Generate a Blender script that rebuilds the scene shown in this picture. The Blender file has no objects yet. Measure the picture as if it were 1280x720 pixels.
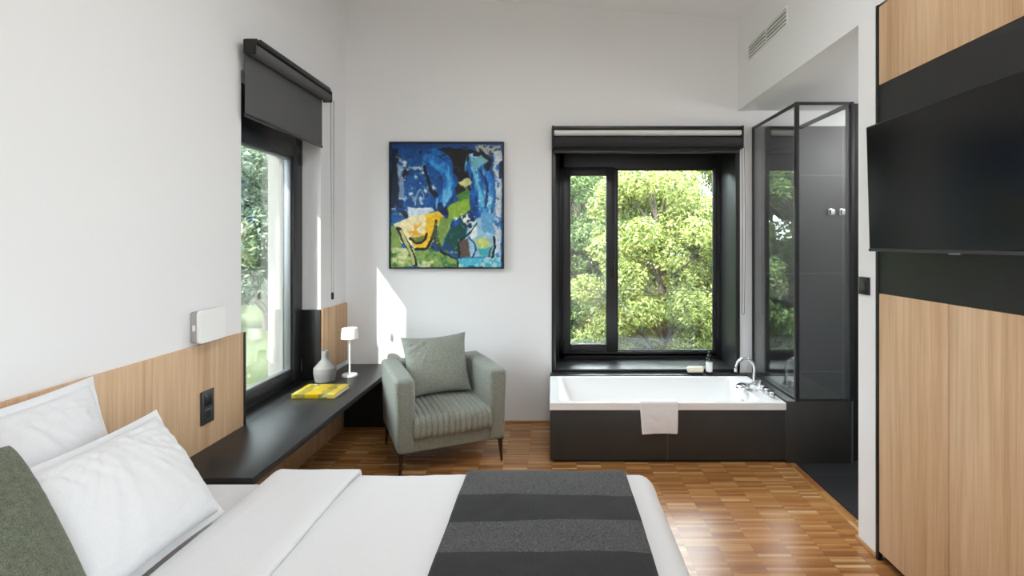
import bpy, bmesh, math, random
import numpy as np
from mathutils import Vector, Matrix, noise

R = math.radians
PI = math.pi
S = bpy.context.scene
C = S.collection
random.seed(7)
rng = np.random.default_rng(11)

# ------------------------------------------------------------------ camera
cam_d = bpy.data.cameras.new('camera')
cam_d.sensor_fit = 'HORIZONTAL'
cam_d.sensor_width = 36.0
cam_d.lens = 36.0 * 646 / 1280
cam_d.shift_x = -50 / 1280
cam_d.shift_y = -57 / 1280
cam_d.clip_start = 0.05
cam_d.clip_end = 300
cam = bpy.data.objects.new('camera', cam_d)
cam.location = (0, 0, 1.6)
cam.rotation_euler = (R(90), 0, 0)
C.objects.link(cam)
S.camera = cam

# ------------------------------------------------------------------ exposure, world, sun
S.view_settings.view_transform = 'Standard'
S.view_settings.look = 'None'
S.view_settings.gamma = 1.0
S.view_settings.use_curve_mapping = False
S.view_settings.exposure = 0.15
SKY = 13.5
SUN = 12.5
w = bpy.data.worlds.new('sky')
S.world = w
w.use_nodes = True
bg = w.node_tree.nodes['Background']
bg.inputs['Color'].default_value = (0.855, 0.922, 1.0, 1)
bg.inputs['Strength'].default_value = SKY
sd = bpy.data.lights.new('sun', 'SUN')
sd.energy = SUN
sd.angle = R(0.6)
sd.color = (1.0, 0.95, 0.86)
so = bpy.data.objects.new('sun', sd)
so.rotation_euler = Vector((0.56, 1.0, -0.80)).to_track_quat('-Z', 'Y').to_euler()
so.location = (-6, -8, 12)
C.objects.link(so)
S.cycles.max_bounces = 14
S.cycles.diffuse_bounces = 8
S.cycles.transparent_max_bounces = 24
S.cycles.caustics_reflective = False
S.cycles.caustics_refractive = False
S.cycles.use_denoising = True
S.cycles.sample_clamp_indirect = 8

def portal(loc, direction, sx, sy):
    d = bpy.data.lights.new('window_portal', 'AREA')
    d.shape = 'RECTANGLE'; d.size = sx; d.size_y = sy
    d.cycles.is_portal = True
    o = bpy.data.objects.new('window_portal', d)
    o.location = loc
    o.rotation_euler = Vector(direction).to_track_quat('-Z', 'Y').to_euler()
    C.objects.link(o)
portal((0.83, 5.2, 1.55), (0, -1, 0), 1.7, 2.2)
portal((-2.3, 3.5, 1.5), (1, 0, 0), 1.3, 2.2)
portal((1.95, -1.75, 1.55), (-1, 0, 0), 2.5, 2.9)

# ------------------------------------------------------------------ material helpers
def lin(c):
    if isinstance(c, str):
        c = [int(c[i:i + 2], 16) for i in (0, 2, 4)]
    return tuple((v / 255 / 12.92 if v / 255 <= 0.04045 else ((v / 255 + 0.055) / 1.055) ** 2.4) for v in c)

def c4(c): return lin(c) + (1,)

class NT:
    def __init__(s, name):
        s.m = bpy.data.materials.new(name); s.m.use_nodes = True
        s.t = s.m.node_tree; s.n = s.t.nodes; s.l = s.t.links
        s.b = s.n['Principled BSDF']; s.out = s.n['Material Output']
    def node(s, typ, **kw):
        n = s.n.new(typ)
        for k, v in kw.items():
            setattr(n, k, v)
        return n
    def link(s, a, b): s.l.new(a, b)
    def math(s, op, a, b=None, c=None):
        n = s.node('ShaderNodeMath', operation=op)
        for i, v in enumerate((a, b, c)):
            if v is None: continue
            if isinstance(v, (int, float)): n.inputs[i].default_value = v
            else: s.link(v, n.inputs[i])
        return n.outputs[0]
    def coord(s, which='Object'):
        return s.node('ShaderNodeTexCoord').outputs[which]
    def world(s):
        g = s.node('ShaderNodeNewGeometry')
        return g.outputs['Position']
    def mapping(s, v, scale=(1, 1, 1), loc=(0, 0, 0), rot=(0, 0, 0)):
        n = s.node('ShaderNodeMapping')
        n.inputs['Scale'].default_value = scale
        n.inputs['Location'].default_value = loc
        n.inputs['Rotation'].default_value = rot
        s.link(v, n.inputs['Vector'])
        return n.outputs[0]
    def noise(s, v, scale, detail=3, rough=0.55, dist=0):
        n = s.node('ShaderNodeTexNoise')
        n.inputs['Scale'].default_value = scale
        n.inputs['Detail'].default_value = detail
        n.inputs['Roughness'].default_value = rough
        n.inputs['Distortion'].default_value = dist
        s.link(v, n.inputs['Vector'])
        return n.outputs['Fac']
    def ramp(s, f, stops):
        n = s.node('ShaderNodeValToRGB')
        e = n.color_ramp.elements
        while len(e) < len(stops): e.new(0.5)
        for i, (p, c) in enumerate(stops):
            e[i].position = p; e[i].color = c4(c)
        s.link(f, n.inputs[0])
        return n.outputs[0]
    def mix(s, f, a, b):
        n = s.node('ShaderNodeMix', data_type='RGBA')
        for i, v in ((0, f), (6, a), (7, b)):
            if isinstance(v, (int, float)): n.inputs[i].default_value = v
            elif isinstance(v, tuple): n.inputs[i].default_value = v
            else: s.link(v, n.inputs[i])
        return n.outputs[2]
    def bump(s, h, strength=0.2, dist=0.005):
        n = s.node('ShaderNodeBump')
        n.inputs['Strength'].default_value = strength
        n.inputs['Distance'].default_value = dist
        s.link(h, n.inputs['Height'])
        s.link(n.outputs[0], s.b.inputs['Normal'])
    def base(s, v):
        if isinstance(v, tuple): s.b.inputs['Base Color'].default_value = v
        else: s.link(v, s.b.inputs['Base Color'])
    def set(s, **kw):
        names = dict(rough='Roughness', metal='Metallic', spec='Specular IOR Level', coat='Coat Weight',
                     coatr='Coat Roughness', sheen='Sheen Weight', ior='IOR', trans='Transmission Weight')
        for k, v in kw.items():
            s.b.inputs[names[k]].default_value = v
        return s

def plain(name, col, rough=0.5, metal=0.0, spec=0.5, nscale=40, var=0.06, bump=0.05, bd=0.002):
    t = NT(name); t.set(rough=rough, metal=metal, spec=spec)
    v = t.coord()
    f = t.noise(v, nscale, 3)
    a = lin(col)
    lo = tuple(x * (1 - var) for x in a) + (1,)
    hi = tuple(min(1, x * (1 + var)) for x in a) + (1,)
    t.base(t.mix(f, lo, hi))
    if bump: t.bump(f, bump, bd)
    return t.m

def joint_mask(t, val, size, off, width):
    f = t.math('FRACT', t.math('DIVIDE', t.math('SUBTRACT', val, off), size))
    e = t.math('ABSOLUTE', t.math('SUBTRACT', f, 0.5))
    return t.math('GREATER_THAN', e, 0.5 - width / size / 2)

def wood_laminate(name):
    t = NT(name); t.set(rough=0.48, spec=0.35)
    p = t.world()
    g1 = t.noise(t.mapping(p, (6.5, 6.5, 0.5)), 1.0, 5, 0.6, 0.9)
    g2 = t.noise(t.mapping(p, (140, 140, 3.0)), 1.0, 3, 0.6)
    g3 = t.noise(t.mapping(p, (34, 34, 0.9), (3, 1, 5)), 1.0, 4, 0.6, 0.3)
    base = t.ramp(g1, [(0.25, 'C09A74'), (0.42, 'CFAC87'), (0.55, 'D8B793'), (0.75, 'E0C3A2')])
    k = t.ramp(g3, [(0.35, 'C0A084'), (0.6, 'FFFFFF')])
    m = t.node('ShaderNodeMix', data_type='RGBA', blend_type='MULTIPLY'); m.inputs[0].default_value = 0.3
    t.link(base, m.inputs[6]); t.link(k, m.inputs[7])
    k2 = t.ramp(g2, [(0.3, 'D8CCC0'), (0.6, 'FFFFFF')])
    m2 = t.node('ShaderNodeMix', data_type='RGBA', blend_type='MULTIPLY'); m2.inputs[0].default_value = 0.35
    t.link(m.outputs[2], m2.inputs[6]); t.link(k2, m2.inputs[7])
    t.base(m2.outputs[2])
    t.bump(g2, 0.06, 0.001)
    return t.m

def parquet(name):
    t = NT(name); t.set(rough=0.3, spec=0.5)
    p = t.world()
    sx = t.node('ShaderNodeSeparateXYZ'); t.link(p, sx.inputs[0])
    X, Y = sx.outputs[0], sx.outputs[1]
    W, H = 0.175, 0.0225
    col = t.math('FLOOR', t.math('DIVIDE', X, W))
    row = t.math('FLOOR', t.math('DIVIDE', Y, H))
    brd = t.math('GREATER_THAN', X, 1.694)
    inv = t.math('SUBTRACT', 1.0, brd)
    def sel(a, b): return t.math('ADD', t.math('MULTIPLY', a, inv), t.math('MULTIPLY', b, brd))
    col = sel(col, t.math('ADD', t.math('FLOOR', t.math('DIVIDE', X, 0.0253)), 900))
    row = sel(row, t.math('FLOOR', t.math('DIVIDE', Y, W)))
    cv = t.node('ShaderNodeCombineXYZ'); t.link(col, cv.inputs[0]); t.link(row, cv.inputs[1])
    wn = t.node('ShaderNodeTexWhiteNoise', noise_dimensions='2D'); t.link(cv.outputs[0], wn.inputs['Vector'])
    block = t.noise(t.mapping(p, (1.4, 2.2, 1)), 1.0, 2)
    f = t.math('ADD', t.math('MULTIPLY', wn.outputs['Value'], 0.8), t.math('MULTIPLY', block, 0.25))
    cramp = t.ramp(f, [(0.05, '8E6036'), (0.3, 'A87444'), (0.65, 'B8854E'), (0.86, 'C89A66'), (1.0, 'E8CEA6')])
    # grain along the strip, shifted per strip
    sh = t.node('ShaderNodeCombineXYZ')
    t.link(t.math('MULTIPLY', wn.outputs['Value'], 37.0), sh.inputs[2])
    va = t.node('ShaderNodeVectorMath', operation='ADD')
    t.link(t.mapping(p, (7, 240, 1)), va.inputs[0]); t.link(sh.outputs[0], va.inputs[1])
    g = t.noise(va.outputs[0], 1.0, 3, 0.6)
    gr = t.ramp(g, [(0.3, 'C8B49C'), (0.65, 'FFFFFF')])
    m = t.node('ShaderNodeMix', data_type='RGBA', blend_type='MULTIPLY'); m.inputs[0].default_value = 0.65
    t.link(cramp, m.inputs[6]); t.link(gr, m.inputs[7])
    j = sel(t.math('MAXIMUM', joint_mask(t, X, W, 0, 0.0016), joint_mask(t, Y, H, 0, 0.0009)),
            t.math('MAXIMUM', joint_mask(t, X, 0.0253, 0, 0.0009), joint_mask(t, Y, W, 0, 0.0016)))
    t.base(t.mix(t.math('MULTIPLY', j, 0.55), m.outputs[2], c4('4A2C14')))
    t.link(t.math('ADD', t.math('MULTIPLY', g, 0.12), 0.19), t.b.inputs['Roughness'])
    t.bump(t.math('SUBTRACT', t.math('MULTIPLY', g, 0.2), j), 0.12, 0.0012)
    return t.m

def tile(name, axis, size, off, zsize=None, zoff=0, col='302E2C', joint='5A5855', rough=0.42, w=0.004):
    t = NT(name); t.set(rough=rough, spec=0.4)
    p = t.world()
    sx = t.node('ShaderNodeSeparateXYZ'); t.link(p, sx.inputs[0])
    j = joint_mask(t, sx.outputs['XYZ'.index(axis)], size, off, w)
    if zsize:
        j = t.math('MAXIMUM', j, joint_mask(t, sx.outputs[2], zsize, zoff, w))
    n = t.noise(p, 6, 6, 0.65)
    n2 = t.noise(t.mapping(p, (60, 60, 60)), 1, 3)
    a = lin(col)
    lo = tuple(x * 0.75 for x in a) + (1,); hi = tuple(x * 1.3 for x in a) + (1,)
    c = t.mix(t.math('ADD', t.math('MULTIPLY', n, 0.7), t.math('MULTIPLY', n2, 0.3)), lo, hi)
    t.base(t.mix(j, c, c4(joint)))
    t.bump(t.math('SUBTRACT', t.math('MULTIPLY', n2, 0.4), j), 0.15, 0.002)
    return t.m

def fabric(name, c1, c2, scale=420, rough=0.95, bump=0.5, sheen=0.2, bd=0.002, big=0.3):
    t = NT(name); t.set(rough=rough, spec=0.15, sheen=sheen)
    v = t.coord()
    f = t.noise(v, scale, 2, 0.7)
    g = t.noise(v, scale * 0.22, 3, 0.6)
    h = t.math('ADD', t.math('MULTIPLY', f, 1 - big), t.math('MULTIPLY', g, big))
    t.base(t.ramp(h, [(0.36, c1), (0.64, c2)]))
    t.bump(h, bump, bd)
    return t.m

def glass(name, tint=(0.96, 0.98, 0.97), f0=0.05, rough=0.0, gain=1.0):
    t = NT(name)
    t.n.remove(t.b)
    lw = t.node('ShaderNodeLayerWeight'); lw.inputs['Blend'].default_value = 0.5
    p5 = t.math('POWER', lw.outputs['Facing'], 5.0)
    f = t.math('MULTIPLY', t.math('ADD', t.math('MULTIPLY', p5, 1 - f0), f0), gain)
    tr = t.node('ShaderNodeBsdfTransparent'); tr.inputs[0].default_value = tuple(tint) + (1,)
    gl = t.node('ShaderNodeBsdfGlossy'); gl.inputs['Roughness'].default_value = rough
    mx = t.node('ShaderNodeMixShader')
    t.link(f, mx.inputs[0]); t.link(tr.outputs[0], mx.inputs[1]); t.link(gl.outputs[0], mx.inputs[2])
    t.link(mx.outputs[0], t.out.inputs[0])
    return t.m

M = {}
M['plaster'] = plain('white_plaster', 'EBEBEC', 0.9, 0, 0.2, 120, 0.01, 0.05, 0.001)
M['ceiling'] = plain('ceiling_paint', 'F5F5F7', 0.9, 0, 0.2, 120, 0.01, 0.04, 0.001)
M['facade'] = plain('facade_render', '7C7B78', 0.9, 0, 0.2, 60, 0.05, 0.1)
M['oak'] = wood_laminate('light_oak_laminate')
M['parquet'] = parquet('strip_parquet')
M['tub_tile'] = tile('black_tub_tile', 'X', 0.857, -0.017, col='363533', joint='625F5B')
M['wall_tile'] = tile('black_shower_tile', 'X', 0.44, 1.7, 0.87, 0.455, col='3D3D3F', joint='77777A')
M['side_tile'] = tile('black_side_tile', 'Y', 0.44, 3.745, 0.87, 0.455)
M['floor_tile'] = tile('black_floor_tile', 'Y', 0.6, 2.98, col='2C2D30')
M['black_laminate'] = plain('black_laminate', '242424', 0.36, 0, 0.45, 30, 0.08, 0.02)
M['black_panel'] = plain('black_panel', '1D1D1E', 0.5, 0, 0.4, 60, 0.1, 0.06)
M['black_metal'] = plain('black_window_metal', '27272A', 0.38, 0.1, 0.5, 50, 0.06, 0.01)
M['gasket'] = plain('black_gasket', '0C0C0C', 0.6)
M['alu'] = plain('bare_aluminium', '6E7072', 0.38, 0.6)
M['chrome'] = plain('chrome', 'E4E4E6', 0.06, 1.0, 0.5, 10, 0.01, 0)
M['white_enamel'] = plain('white_acrylic', 'F2F2F2', 0.14, 0, 0.5, 4, 0.005, 0)
M['white_plastic'] = plain('white_plastic', 'F0F0EE', 0.4, 0, 0.4, 30, 0.01, 0)
M['grey_plastic'] = plain('grey_plastic', 'A9A6A3', 0.5, 0, 0.4, 30, 0.01, 0)
M['chain'] = plain('grey_bead_chain', '77777A', 0.5, 0, 0.4, 30, 0.01, 0)
M['dark_plastic'] = plain('dark_grey_plastic', '343436', 0.45, 0, 0.4, 30, 0.04, 0)
M['black_plastic'] = plain('black_plastic', '101010', 0.3, 0, 0.4, 30, 0.04, 0)
M['screen'] = plain('tv_screen', '060607', 0.20, 0, 0.42, 4, 0.02, 0)
M['blind'] = fabric('grey_blind_fabric', '5A5A5B', '676768', 900, 0.85, 0.2, 0.0, 0.0006)
M['blind_dark'] = fabric('dark_blind_fabric', '353537', '404042', 900, 0.85, 0.2, 0.0, 0.0006)
M['blind_white'] = fabric('white_blind_fabric', 'DADAD8', 'E2E2E0', 900, 0.85, 0.2, 0.0, 0.0006)
M['linen'] = fabric('white_linen', 'D9D9DB', 'E1E1E3', 900, 0.9, 0.12, 0.1, 0.0008, 0.5)
M['sheet'] = fabric('white_sheet', 'D6D6D9', 'DEDEE1', 900, 0.9, 0.12, 0.1, 0.0008, 0.5)
M['terry'] = fabric('white_terry', 'EEEEF2', 'FAFAFF', 300, 1.0, 0.9, 0.3, 0.004)
M['sage'] = fabric('sage_green_wool', '6C7068', '9DA197', 330, 1.0, 0.6, 0.15, 0.002)
M['sage_light'] = fabric('pale_sage_wool', '747870', 'A5A99E', 330, 1.0, 0.6, 0.15, 0.002)
M['moss'] = fabric('moss_green_felt', '4C5042', '757A68', 260, 1.0, 0.6, 0.15, 0.002)
M['brown_metal'] = plain('bronze_leg_metal', '4A3A30', 0.35, 0.6, 0.5, 30, 0.05, 0)
M['stoneware'] = plain('grey_stoneware', '7F7E7C', 0.75, 0, 0.3, 90, 0.05, 0.1)
M['soap'] = plain('cream_soap', 'E9DFC8', 0.55, 0, 0.4, 20, 0.03, 0.05)
M['paper'] = plain('white_paper_pages', 'ECEAE4', 0.8, 0, 0.2, 200, 0.05, 0.1)
M['skirting'] = plain('oak_skirting', 'B98E62', 0.5, 0, 0.4, 20, 0.1, 0.05)
M['bark'] = plain('tree_bark', '57504A', 0.95, 0, 0.1, 12, 0.3, 0.6, 0.03)
M['pane'] = glass('window_glass', (0.95, 0.97, 0.96), 0.04, 0.0, 1.8)
M['guard'] = glass('guard_glass', (0.98, 0.99, 0.985), 0.03, 0.0, 0.8)
M['pane_left'] = glass('left_window_glass', (0.93, 0.96, 0.95), 0.05, 0.0, 3.3)
M['shower_pane'] = glass('shower_glass', (0.93, 0.95, 0.95), 0.05, 0.0, 1.7)
M['bottle_glass'] = glass('bottle_glass', (0.72, 0.74, 0.72), 0.07)
M['bulb'] = plain('lamp_shade_white', 'F6F6F4', 0.5, 0, 0.3, 30, 0.01, 0)

def runner_mat():
    t = NT('charcoal_striped_runner'); t.set(rough=0.95, spec=0.12, sheen=0.1)
    p = t.world()
    s = t.node('ShaderNodeSeparateXYZ'); t.link(p, s.inputs[0])
    Y = s.outputs[1]
    wob = t.noise(t.mapping(p, (3, 3, 3)), 1, 2)
    yy = t.math('ADD', Y, t.math('MULTIPLY', t.math('SUBTRACT', wob, 0.5), 0.02))
    band = t.math('MULTIPLY', t.math('GREATER_THAN', t.math('FRACT', t.math('DIVIDE', t.math('SUBTRACT', yy, 1.664), 0.381)), 0.5), t.math('LESS_THAN', yy, 2.08))
    n1 = t.noise(t.mapping(p, (140, 700, 400)), 1, 2, 0.7)
    n2 = t.noise(t.mapping(p, (420, 420, 420)), 1, 2, 0.7)
    light = t.ramp(n1, [(0.36, '262627'), (0.5, '474748'), (0.66, '737374')])
    dark = t.ramp(n2, [(0.35, '232324'), (0.65, '3A3A3B')])
    b2 = t.math('SUBTRACT', 1.0, band)
    t.base(t.mix(band, light, dark))
    t.bump(t.math('ADD', n1, n2), 0.5, 0.002)
    return t.m
M['runner'] = runner_mat()

def cover_mat():
    t = NT('yellow_photo_cover'); t.set(rough=0.4, spec=0.4)
    p = t.world()
    n = t.noise(t.mapping(p, (9, 7, 9), (2.3, 0.4, 0)), 1, 3, 0.5, 0.5)
    n2 = t.noise(t.mapping(p, (20, 16, 9), (7, 2, 0)), 1, 3, 0.5)
    s = t.node('ShaderNodeSeparateXYZ'); t.link(p, s.inputs[0])
    band = t.math('MULTIPLY', joint_mask(t, t.math('ADD', s.outputs[0], t.math('MULTIPLY', n2, 0.10)), 0.155, -1.69, 0.062), t.math('GREATER_THAN', 0.62, n))
    a = t.ramp(n, [(0.40, 'BFA013'), (0.52, 'CCAF1E'), (0.60, 'D3C66C'), (0.68, 'DAD4A8')])
    b = t.ramp(n2, [(0.4, '746E3E'), (0.6, '8E843C')])
    t.base(t.mix(t.math('MULTIPLY', band, 0.85), a, b))
    return t.m
M['cover'] = cover_mat()

def leaf_mat(name, c1, c2, c3):
    t = NT(name); t.set(rough=0.5, spec=0.3)
    a = t.node('ShaderNodeAttribute', attribute_name='shade')
    c = t.ramp(a.outputs['Fac'], [(0.0, c1), (0.5, c2), (1.0, c3)])
    t.base(c)
    tl = t.node('ShaderNodeBsdfTranslucent'); t.link(c, tl.inputs[0])
    mx = t.node('ShaderNodeMixShader'); mx.inputs[0].default_value = 0.28
    t.link(t.b.outputs[0], mx.inputs[1]); t.link(tl.outputs[0], mx.inputs[2])
    t.link(mx.outputs[0], t.out.inputs[0])
    return t.m
M['leaf_bright'] = leaf_mat('bright_leaves', '42562A', '7F8D44', 'C2C47C')  # random leaf tones; dark end also paints shaded gaps, light end highlights
M['leaf_mid'] = leaf_mat('mid_green_leaves', '3A522E', '5C7846', '8C9E60')
M['leaf_hazed'] = leaf_mat('hazed_leaves', '465440', '66745C', '88947E')  # greyed green with distance haze put into the leaf colour
M['leaf_deep'] = leaf_mat('deep_green_leaves', '1C3218', '2E4C24', '466434')

def lawn_mat():
    t = NT('lawn_grass'); t.set(rough=0.95, spec=0.1)
    p = t.world()
    n = t.noise(p, 0.6, 4, 0.6); n2 = t.noise(p, 30, 3, 0.7)
    f = t.math('ADD', t.math('MULTIPLY', n, 0.6), t.math('MULTIPLY', n2, 0.4))
    t.base(t.ramp(f, [(0.35, '3A4628'), (0.5, '505C3A'), (0.62, '666C50')]))
    t.bump(n2, 0.5, 0.03)
    return t.m
M['lawn'] = lawn_mat()

# ------------------------------------------------------------------ mesh helpers
class MB:
    """collects shapes in world metres and links them as one mesh object"""
    def __init__(s): s.bm = bmesh.new()
    def _merge(s, b):
        me = bpy.data.meshes.new('tmp'); b.to_mesh(me); b.free()
        s.bm.from_mesh(me); bpy.data.meshes.remove(me)
    def box(s, x0, x1, y0, y1, z0, z1, bevel=0.0, seg=2, mat=None):
        b = bmesh.new()
        bmesh.ops.create_cube(b, size=1.0)
        for v in b.verts:
            v.co = Vector(((x0 + x1) / 2 + v.co.x * (x1 - x0), (y0 + y1) / 2 + v.co.y * (y1 - y0), (z0 + z1) / 2 + v.co.z * (z1 - z0)))
        if bevel:
            bmesh.ops.bevel(b, geom=b.edges[:], offset=bevel, segments=seg, profile=0.5, affect='EDGES', clamp_overlap=True)
        if mat is not None: b.transform(mat)
        s._merge(b); return s
    def cyl(s, p0, p1, r0, r1=None, seg=20, bevel=0.0):
        r1 = r0 if r1 is None else r1
        p0, p1 = Vector(p0), Vector(p1)
        b = bmesh.new()
        L = (p1 - p0).length
        bmesh.ops.create_cone(b, cap_ends=True, segments=seg, radius1=r0, radius2=r1, depth=L)
        if bevel:
            es = [e for e in b.edges if abs(e.verts[0].co.z - e.verts[1].co.z) < 1e-6]
            bmesh.ops.bevel(b, geom=es, offset=bevel, segments=2, profile=0.5, affect='EDGES')
        q = (p1 - p0).to_track_quat('Z', 'Y')
        b.transform(Matrix.Translation((p0 + p1) / 2) @ q.to_matrix().to_4x4())
        s._merge(b); return s
    def ring_loft(s, loops, cap0=True, cap1=True, closed=True):
        rows = [[s.bm.verts.new(p) for p in lp] for lp in loops]
        n = len(rows[0])
        for a, b in zip(rows, rows[1:]):
            for i in range(n if closed else n - 1):
                j = (i + 1) % n
                s.bm.faces.new((a[i], a[j], b[j], b[i]))
        if closed and cap0: s.bm.faces.new(rows[0][::-1])
        if closed and cap1: s.bm.faces.new(rows[-1])
        return s
    def lathe(s, prof, c=(0, 0, 0), seg=32, cap=True):
        loops = [[(c[0] + r * math.cos(2 * PI * i / seg), c[1] + r * math.sin(2 * PI * i / seg), c[2] + z) for i in range(seg)] for r, z in prof]
        return s.ring_loft(loops, cap, cap)
    def tube(s, pts, r, seg=10, closed=False):
        pts = [Vector(p) for p in pts]
        rs = r if isinstance(r, (list, tuple)) else [r] * len(pts)
        loops = []
        prev = None
        for i, p in enumerate(pts):
            t = (pts[min(i + 1, len(pts) - 1)] - pts[max(i - 1, 0)])
            if t.length < 1e-9: t = Vector((0, 0, 1))
            t.normalize()
            if prev is None:
                a = Vector((0, 0, 1)) if abs(t.z) < 0.9 else Vector((1, 0, 0))
                u = t.cross(a).normalized()
            else:
                u = (prev - t * prev.dot(t)).normalized()
            prev = u
            v = t.cross(u)
            loops.append([p + (u * math.cos(2 * PI * k / seg) + v * math.sin(2 * PI * k / seg)) * rs[i] for k in range(seg)])
        return s.ring_loft(loops)
    def grid(s, f, nu, nv):
        vs = [[s.bm.verts.new(f(i / nu, j / nv)) for j in range(nv + 1)] for i in range(nu + 1)]
        for i in range(nu):
            for j in range(nv):
                s.bm.faces.new((vs[i][j], vs[i + 1][j], vs[i + 1][j + 1], vs[i][j + 1]))
        return s
    def poly(s, pts):
        s.bm.faces.new([s.bm.verts.new(p) for p in pts]); return s
    def prism(s, pts, d):
        d = Vector(d)
        a = [s.bm.verts.new(p) for p in pts]; b = [s.bm.verts.new(Vector(p) + d) for p in pts]
        n = len(a)
        s.bm.faces.new(a[::-1]); s.bm.faces.new(b)
        for i in range(n):
            s.bm.faces.new((a[i], a[(i + 1) % n], b[(i + 1) % n], b[i]))
        return s
    def build(s, name, mat, parent=None, local=False, smooth=35, fix=True):
        bm = s.bm
        if fix: bmesh.ops.recalc_face_normals(bm, faces=bm.faces[:])
        loc = Vector((0, 0, 0))
        if parent is None:
            xs = [v.co for v in bm.verts]
            loc = Vector(((min(p.x for p in xs) + max(p.x for p in xs)) / 2, (min(p.y for p in xs) + max(p.y for p in xs)) / 2, min(p.z for p in xs)))
            sh = -loc
        else:
            wl = Vector((0, 0, 0)); q = parent
            while q is not None:
                wl += Vector(q.location); q = q.parent
            sh = -wl
        if not local:
            for v in bm.verts: v.co += sh
        me = bpy.data.meshes.new(name)
        bm.to_mesh(me); bm.free()
        for p in me.polygons: p.use_smooth = True
        if smooth < 180: me.set_sharp_from_angle(angle=R(smooth))
        me.materials.append(mat)
        o = bpy.data.objects.new(name, me)
        C.objects.link(o)
        if parent is None: o.location = loc
        else: o.parent = parent
        return o

def tag(o, label, cat, group=None, kind=None):
    o['label'] = label; o['category'] = cat
    if group: o['group'] = group
    if kind: o['kind'] = kind
    return o

def thing(name, label, cat, loc, rotz=0, group=None):
    o = bpy.data.objects.new(name, None)
    o.empty_display_size = 0.1
    C.objects.link(o)
    o.location = loc; o.rotation_euler = (0, 0, rotz)
    return tag(o, label, cat, group)

def struct(o):
    o['kind'] = 'structure'; return o

def rrect(x0, x1, y0, y1, r, z, n=8):
    out = []
    for cx, cy, a0 in ((x1 - r, y1 - r, 0), (x0 + r, y1 - r, 90), (x0 + r, y0 + r, 180), (x1 - r, y0 + r, 270)):
        for k in range(n + 1):
            a = R(a0 + 90 * k / n)
            out.append((cx + r * math.cos(a), cy + r * math.sin(a), z))
    return out

def frame_rect(mb, a0, a1, z0, z1, w, d0, d1, axis, bevel=0.003, wt=None, wb=None):
    """rectangular frame in plane of axis; w side width"""
    wt = wt or w; wb = wb or w
    def bx(a, b, c, d):
        if axis == 'Y': mb.box(a, b, d0, d1, c, d, bevel)
        else: mb.box(d0, d1, a, b, c, d, bevel)
    bx(a0, a0 + w, z0, z1); bx(a1 - w, a1, z0, z1)
    bx(a0 + w, a1 - w, z0, z0 + wb); bx(a0 + w, a1 - w, z1 - wt, z1)

# ------------------------------------------------------------------ structure
XL, XR, D = -1.835, 1.65, 4.595
YN = -3.0
XO = -2.25
def zc(x): return 3.84 - 0.0717 * (x - XL)

struct(MB().box(XL - 0.4, 1.77, YN, D + 0.02, -0.1, 0.0).build('floor', M['parquet']))
struct(MB().box(1.77, 3.3, 2.6, D + 0.02, -0.1, -0.004).build('floor_shower', M['floor_tile']))
struct(MB().box(1.762, 1.772, 2.98, 3.745, -0.02, 0.001).build('trim_1', M['gasket']))
cl = MB()
cl.prism([(XO, YN - 0.3, zc(XO)), (3.4, YN - 0.3, zc(3.4)), (3.4, YN - 0.3, zc(3.4) + 0.25), (XO, YN - 0.3, zc(XO) + 0.25)], (0, D + 0.5 - YN + 0.3, 0))
struct(cl.build('ceiling', M['ceiling']))

# left wall, opening d 2.9..4.10, z .52..2.62
H = 3.95
wl = MB()
wl.box(XO, XL, YN - 0.3, 2.9, -0.1, H); wl.box(XO, XL, 4.10, D + 0.6, -0.1, H)
wl.box(XO, XL, 2.9, 4.10, -0.1, 0.50); wl.box(XO, XL, 2.9, 4.10, 2.62, H)
wl.box(-1.97, XL, 2.9, 3.05, 0.50, 2.62)
wl.box(XO, -2.08, 2.9, 4.10, 2.37, 2.62)
struct(MB().box(XO, -2.062, 4.094, 4.102, 0.50, 2.37).build('trim_10', M['facade']))
struct(wl.build('wall_left', M['plaster']))
# back wall with opening X 0..1.664, z .475..2.61
wb = MB()
wb.box(XL - 0.1, 0.0, D, D + 0.52, -0.1, H); wb.box(1.664, 3.4, D, D + 0.52, -0.1, H)
wb.box(0, 1.664, D, D + 0.52, -0.1, 0.455); wb.box(0, 1.664, D, D + 0.52, 2.61, H)
struct(wb.build('wall_back', M['plaster']))
# right wall: behind the cabinet, a big window added behind the camera for daylight, the bulkhead and the pier
wr = MB()
wr.box(XR, XR + 0.3, YN - 0.3, -2.95, -0.1, H)
wr.box(XR, XR + 0.3, -2.95, -0.55, -0.1, 0.1); wr.box(XR, XR + 0.3, -2.95, -0.55, 3.0, H)
wr.box(XR, XR + 0.3, -0.55, -0.47, -0.1, H)
struct(wr.build('wall_right', M['plaster']))
struct(MB().box(XR + 0.63, XR + 0.8, -0.47, 2.62, -0.1, H).build('wall_cabinet_back', M['plaster']))
struct(MB().box(XR, XR + 0.63, -0.47, 2.62, 2.80, H).build('wall_cabinet_top', M['plaster']))
struct(MB().box(XR, 3.3, 2.62, 2.783, -0.1, H).build('wall_pier', M['plaster']))
bk = MB().box(XR, 3.3, 2.783, D, 2.77, H)
struct(bk.build('wall_bulkhead', M['plaster']))
struct(MB().box(XL - 0.4, XR + 0.3, YN - 0.3, YN, -0.1, H).build('wall_near', M['plaster']))
struct(MB().box(3.3, 3.45, 2.5, D + 0.2, -0.1, H).build('wall_shower', M['plaster']))
struct(MB().box(1.785, 3.3, D - 0.014, D, -0.01, 2.63).build('wall_shower_tiles', M['wall_tile']))
struct(MB().box(1.78, 3.3, 2.783, 2.797, -0.01, 2.63).build('wall_shower_return', M['plaster']))
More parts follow.
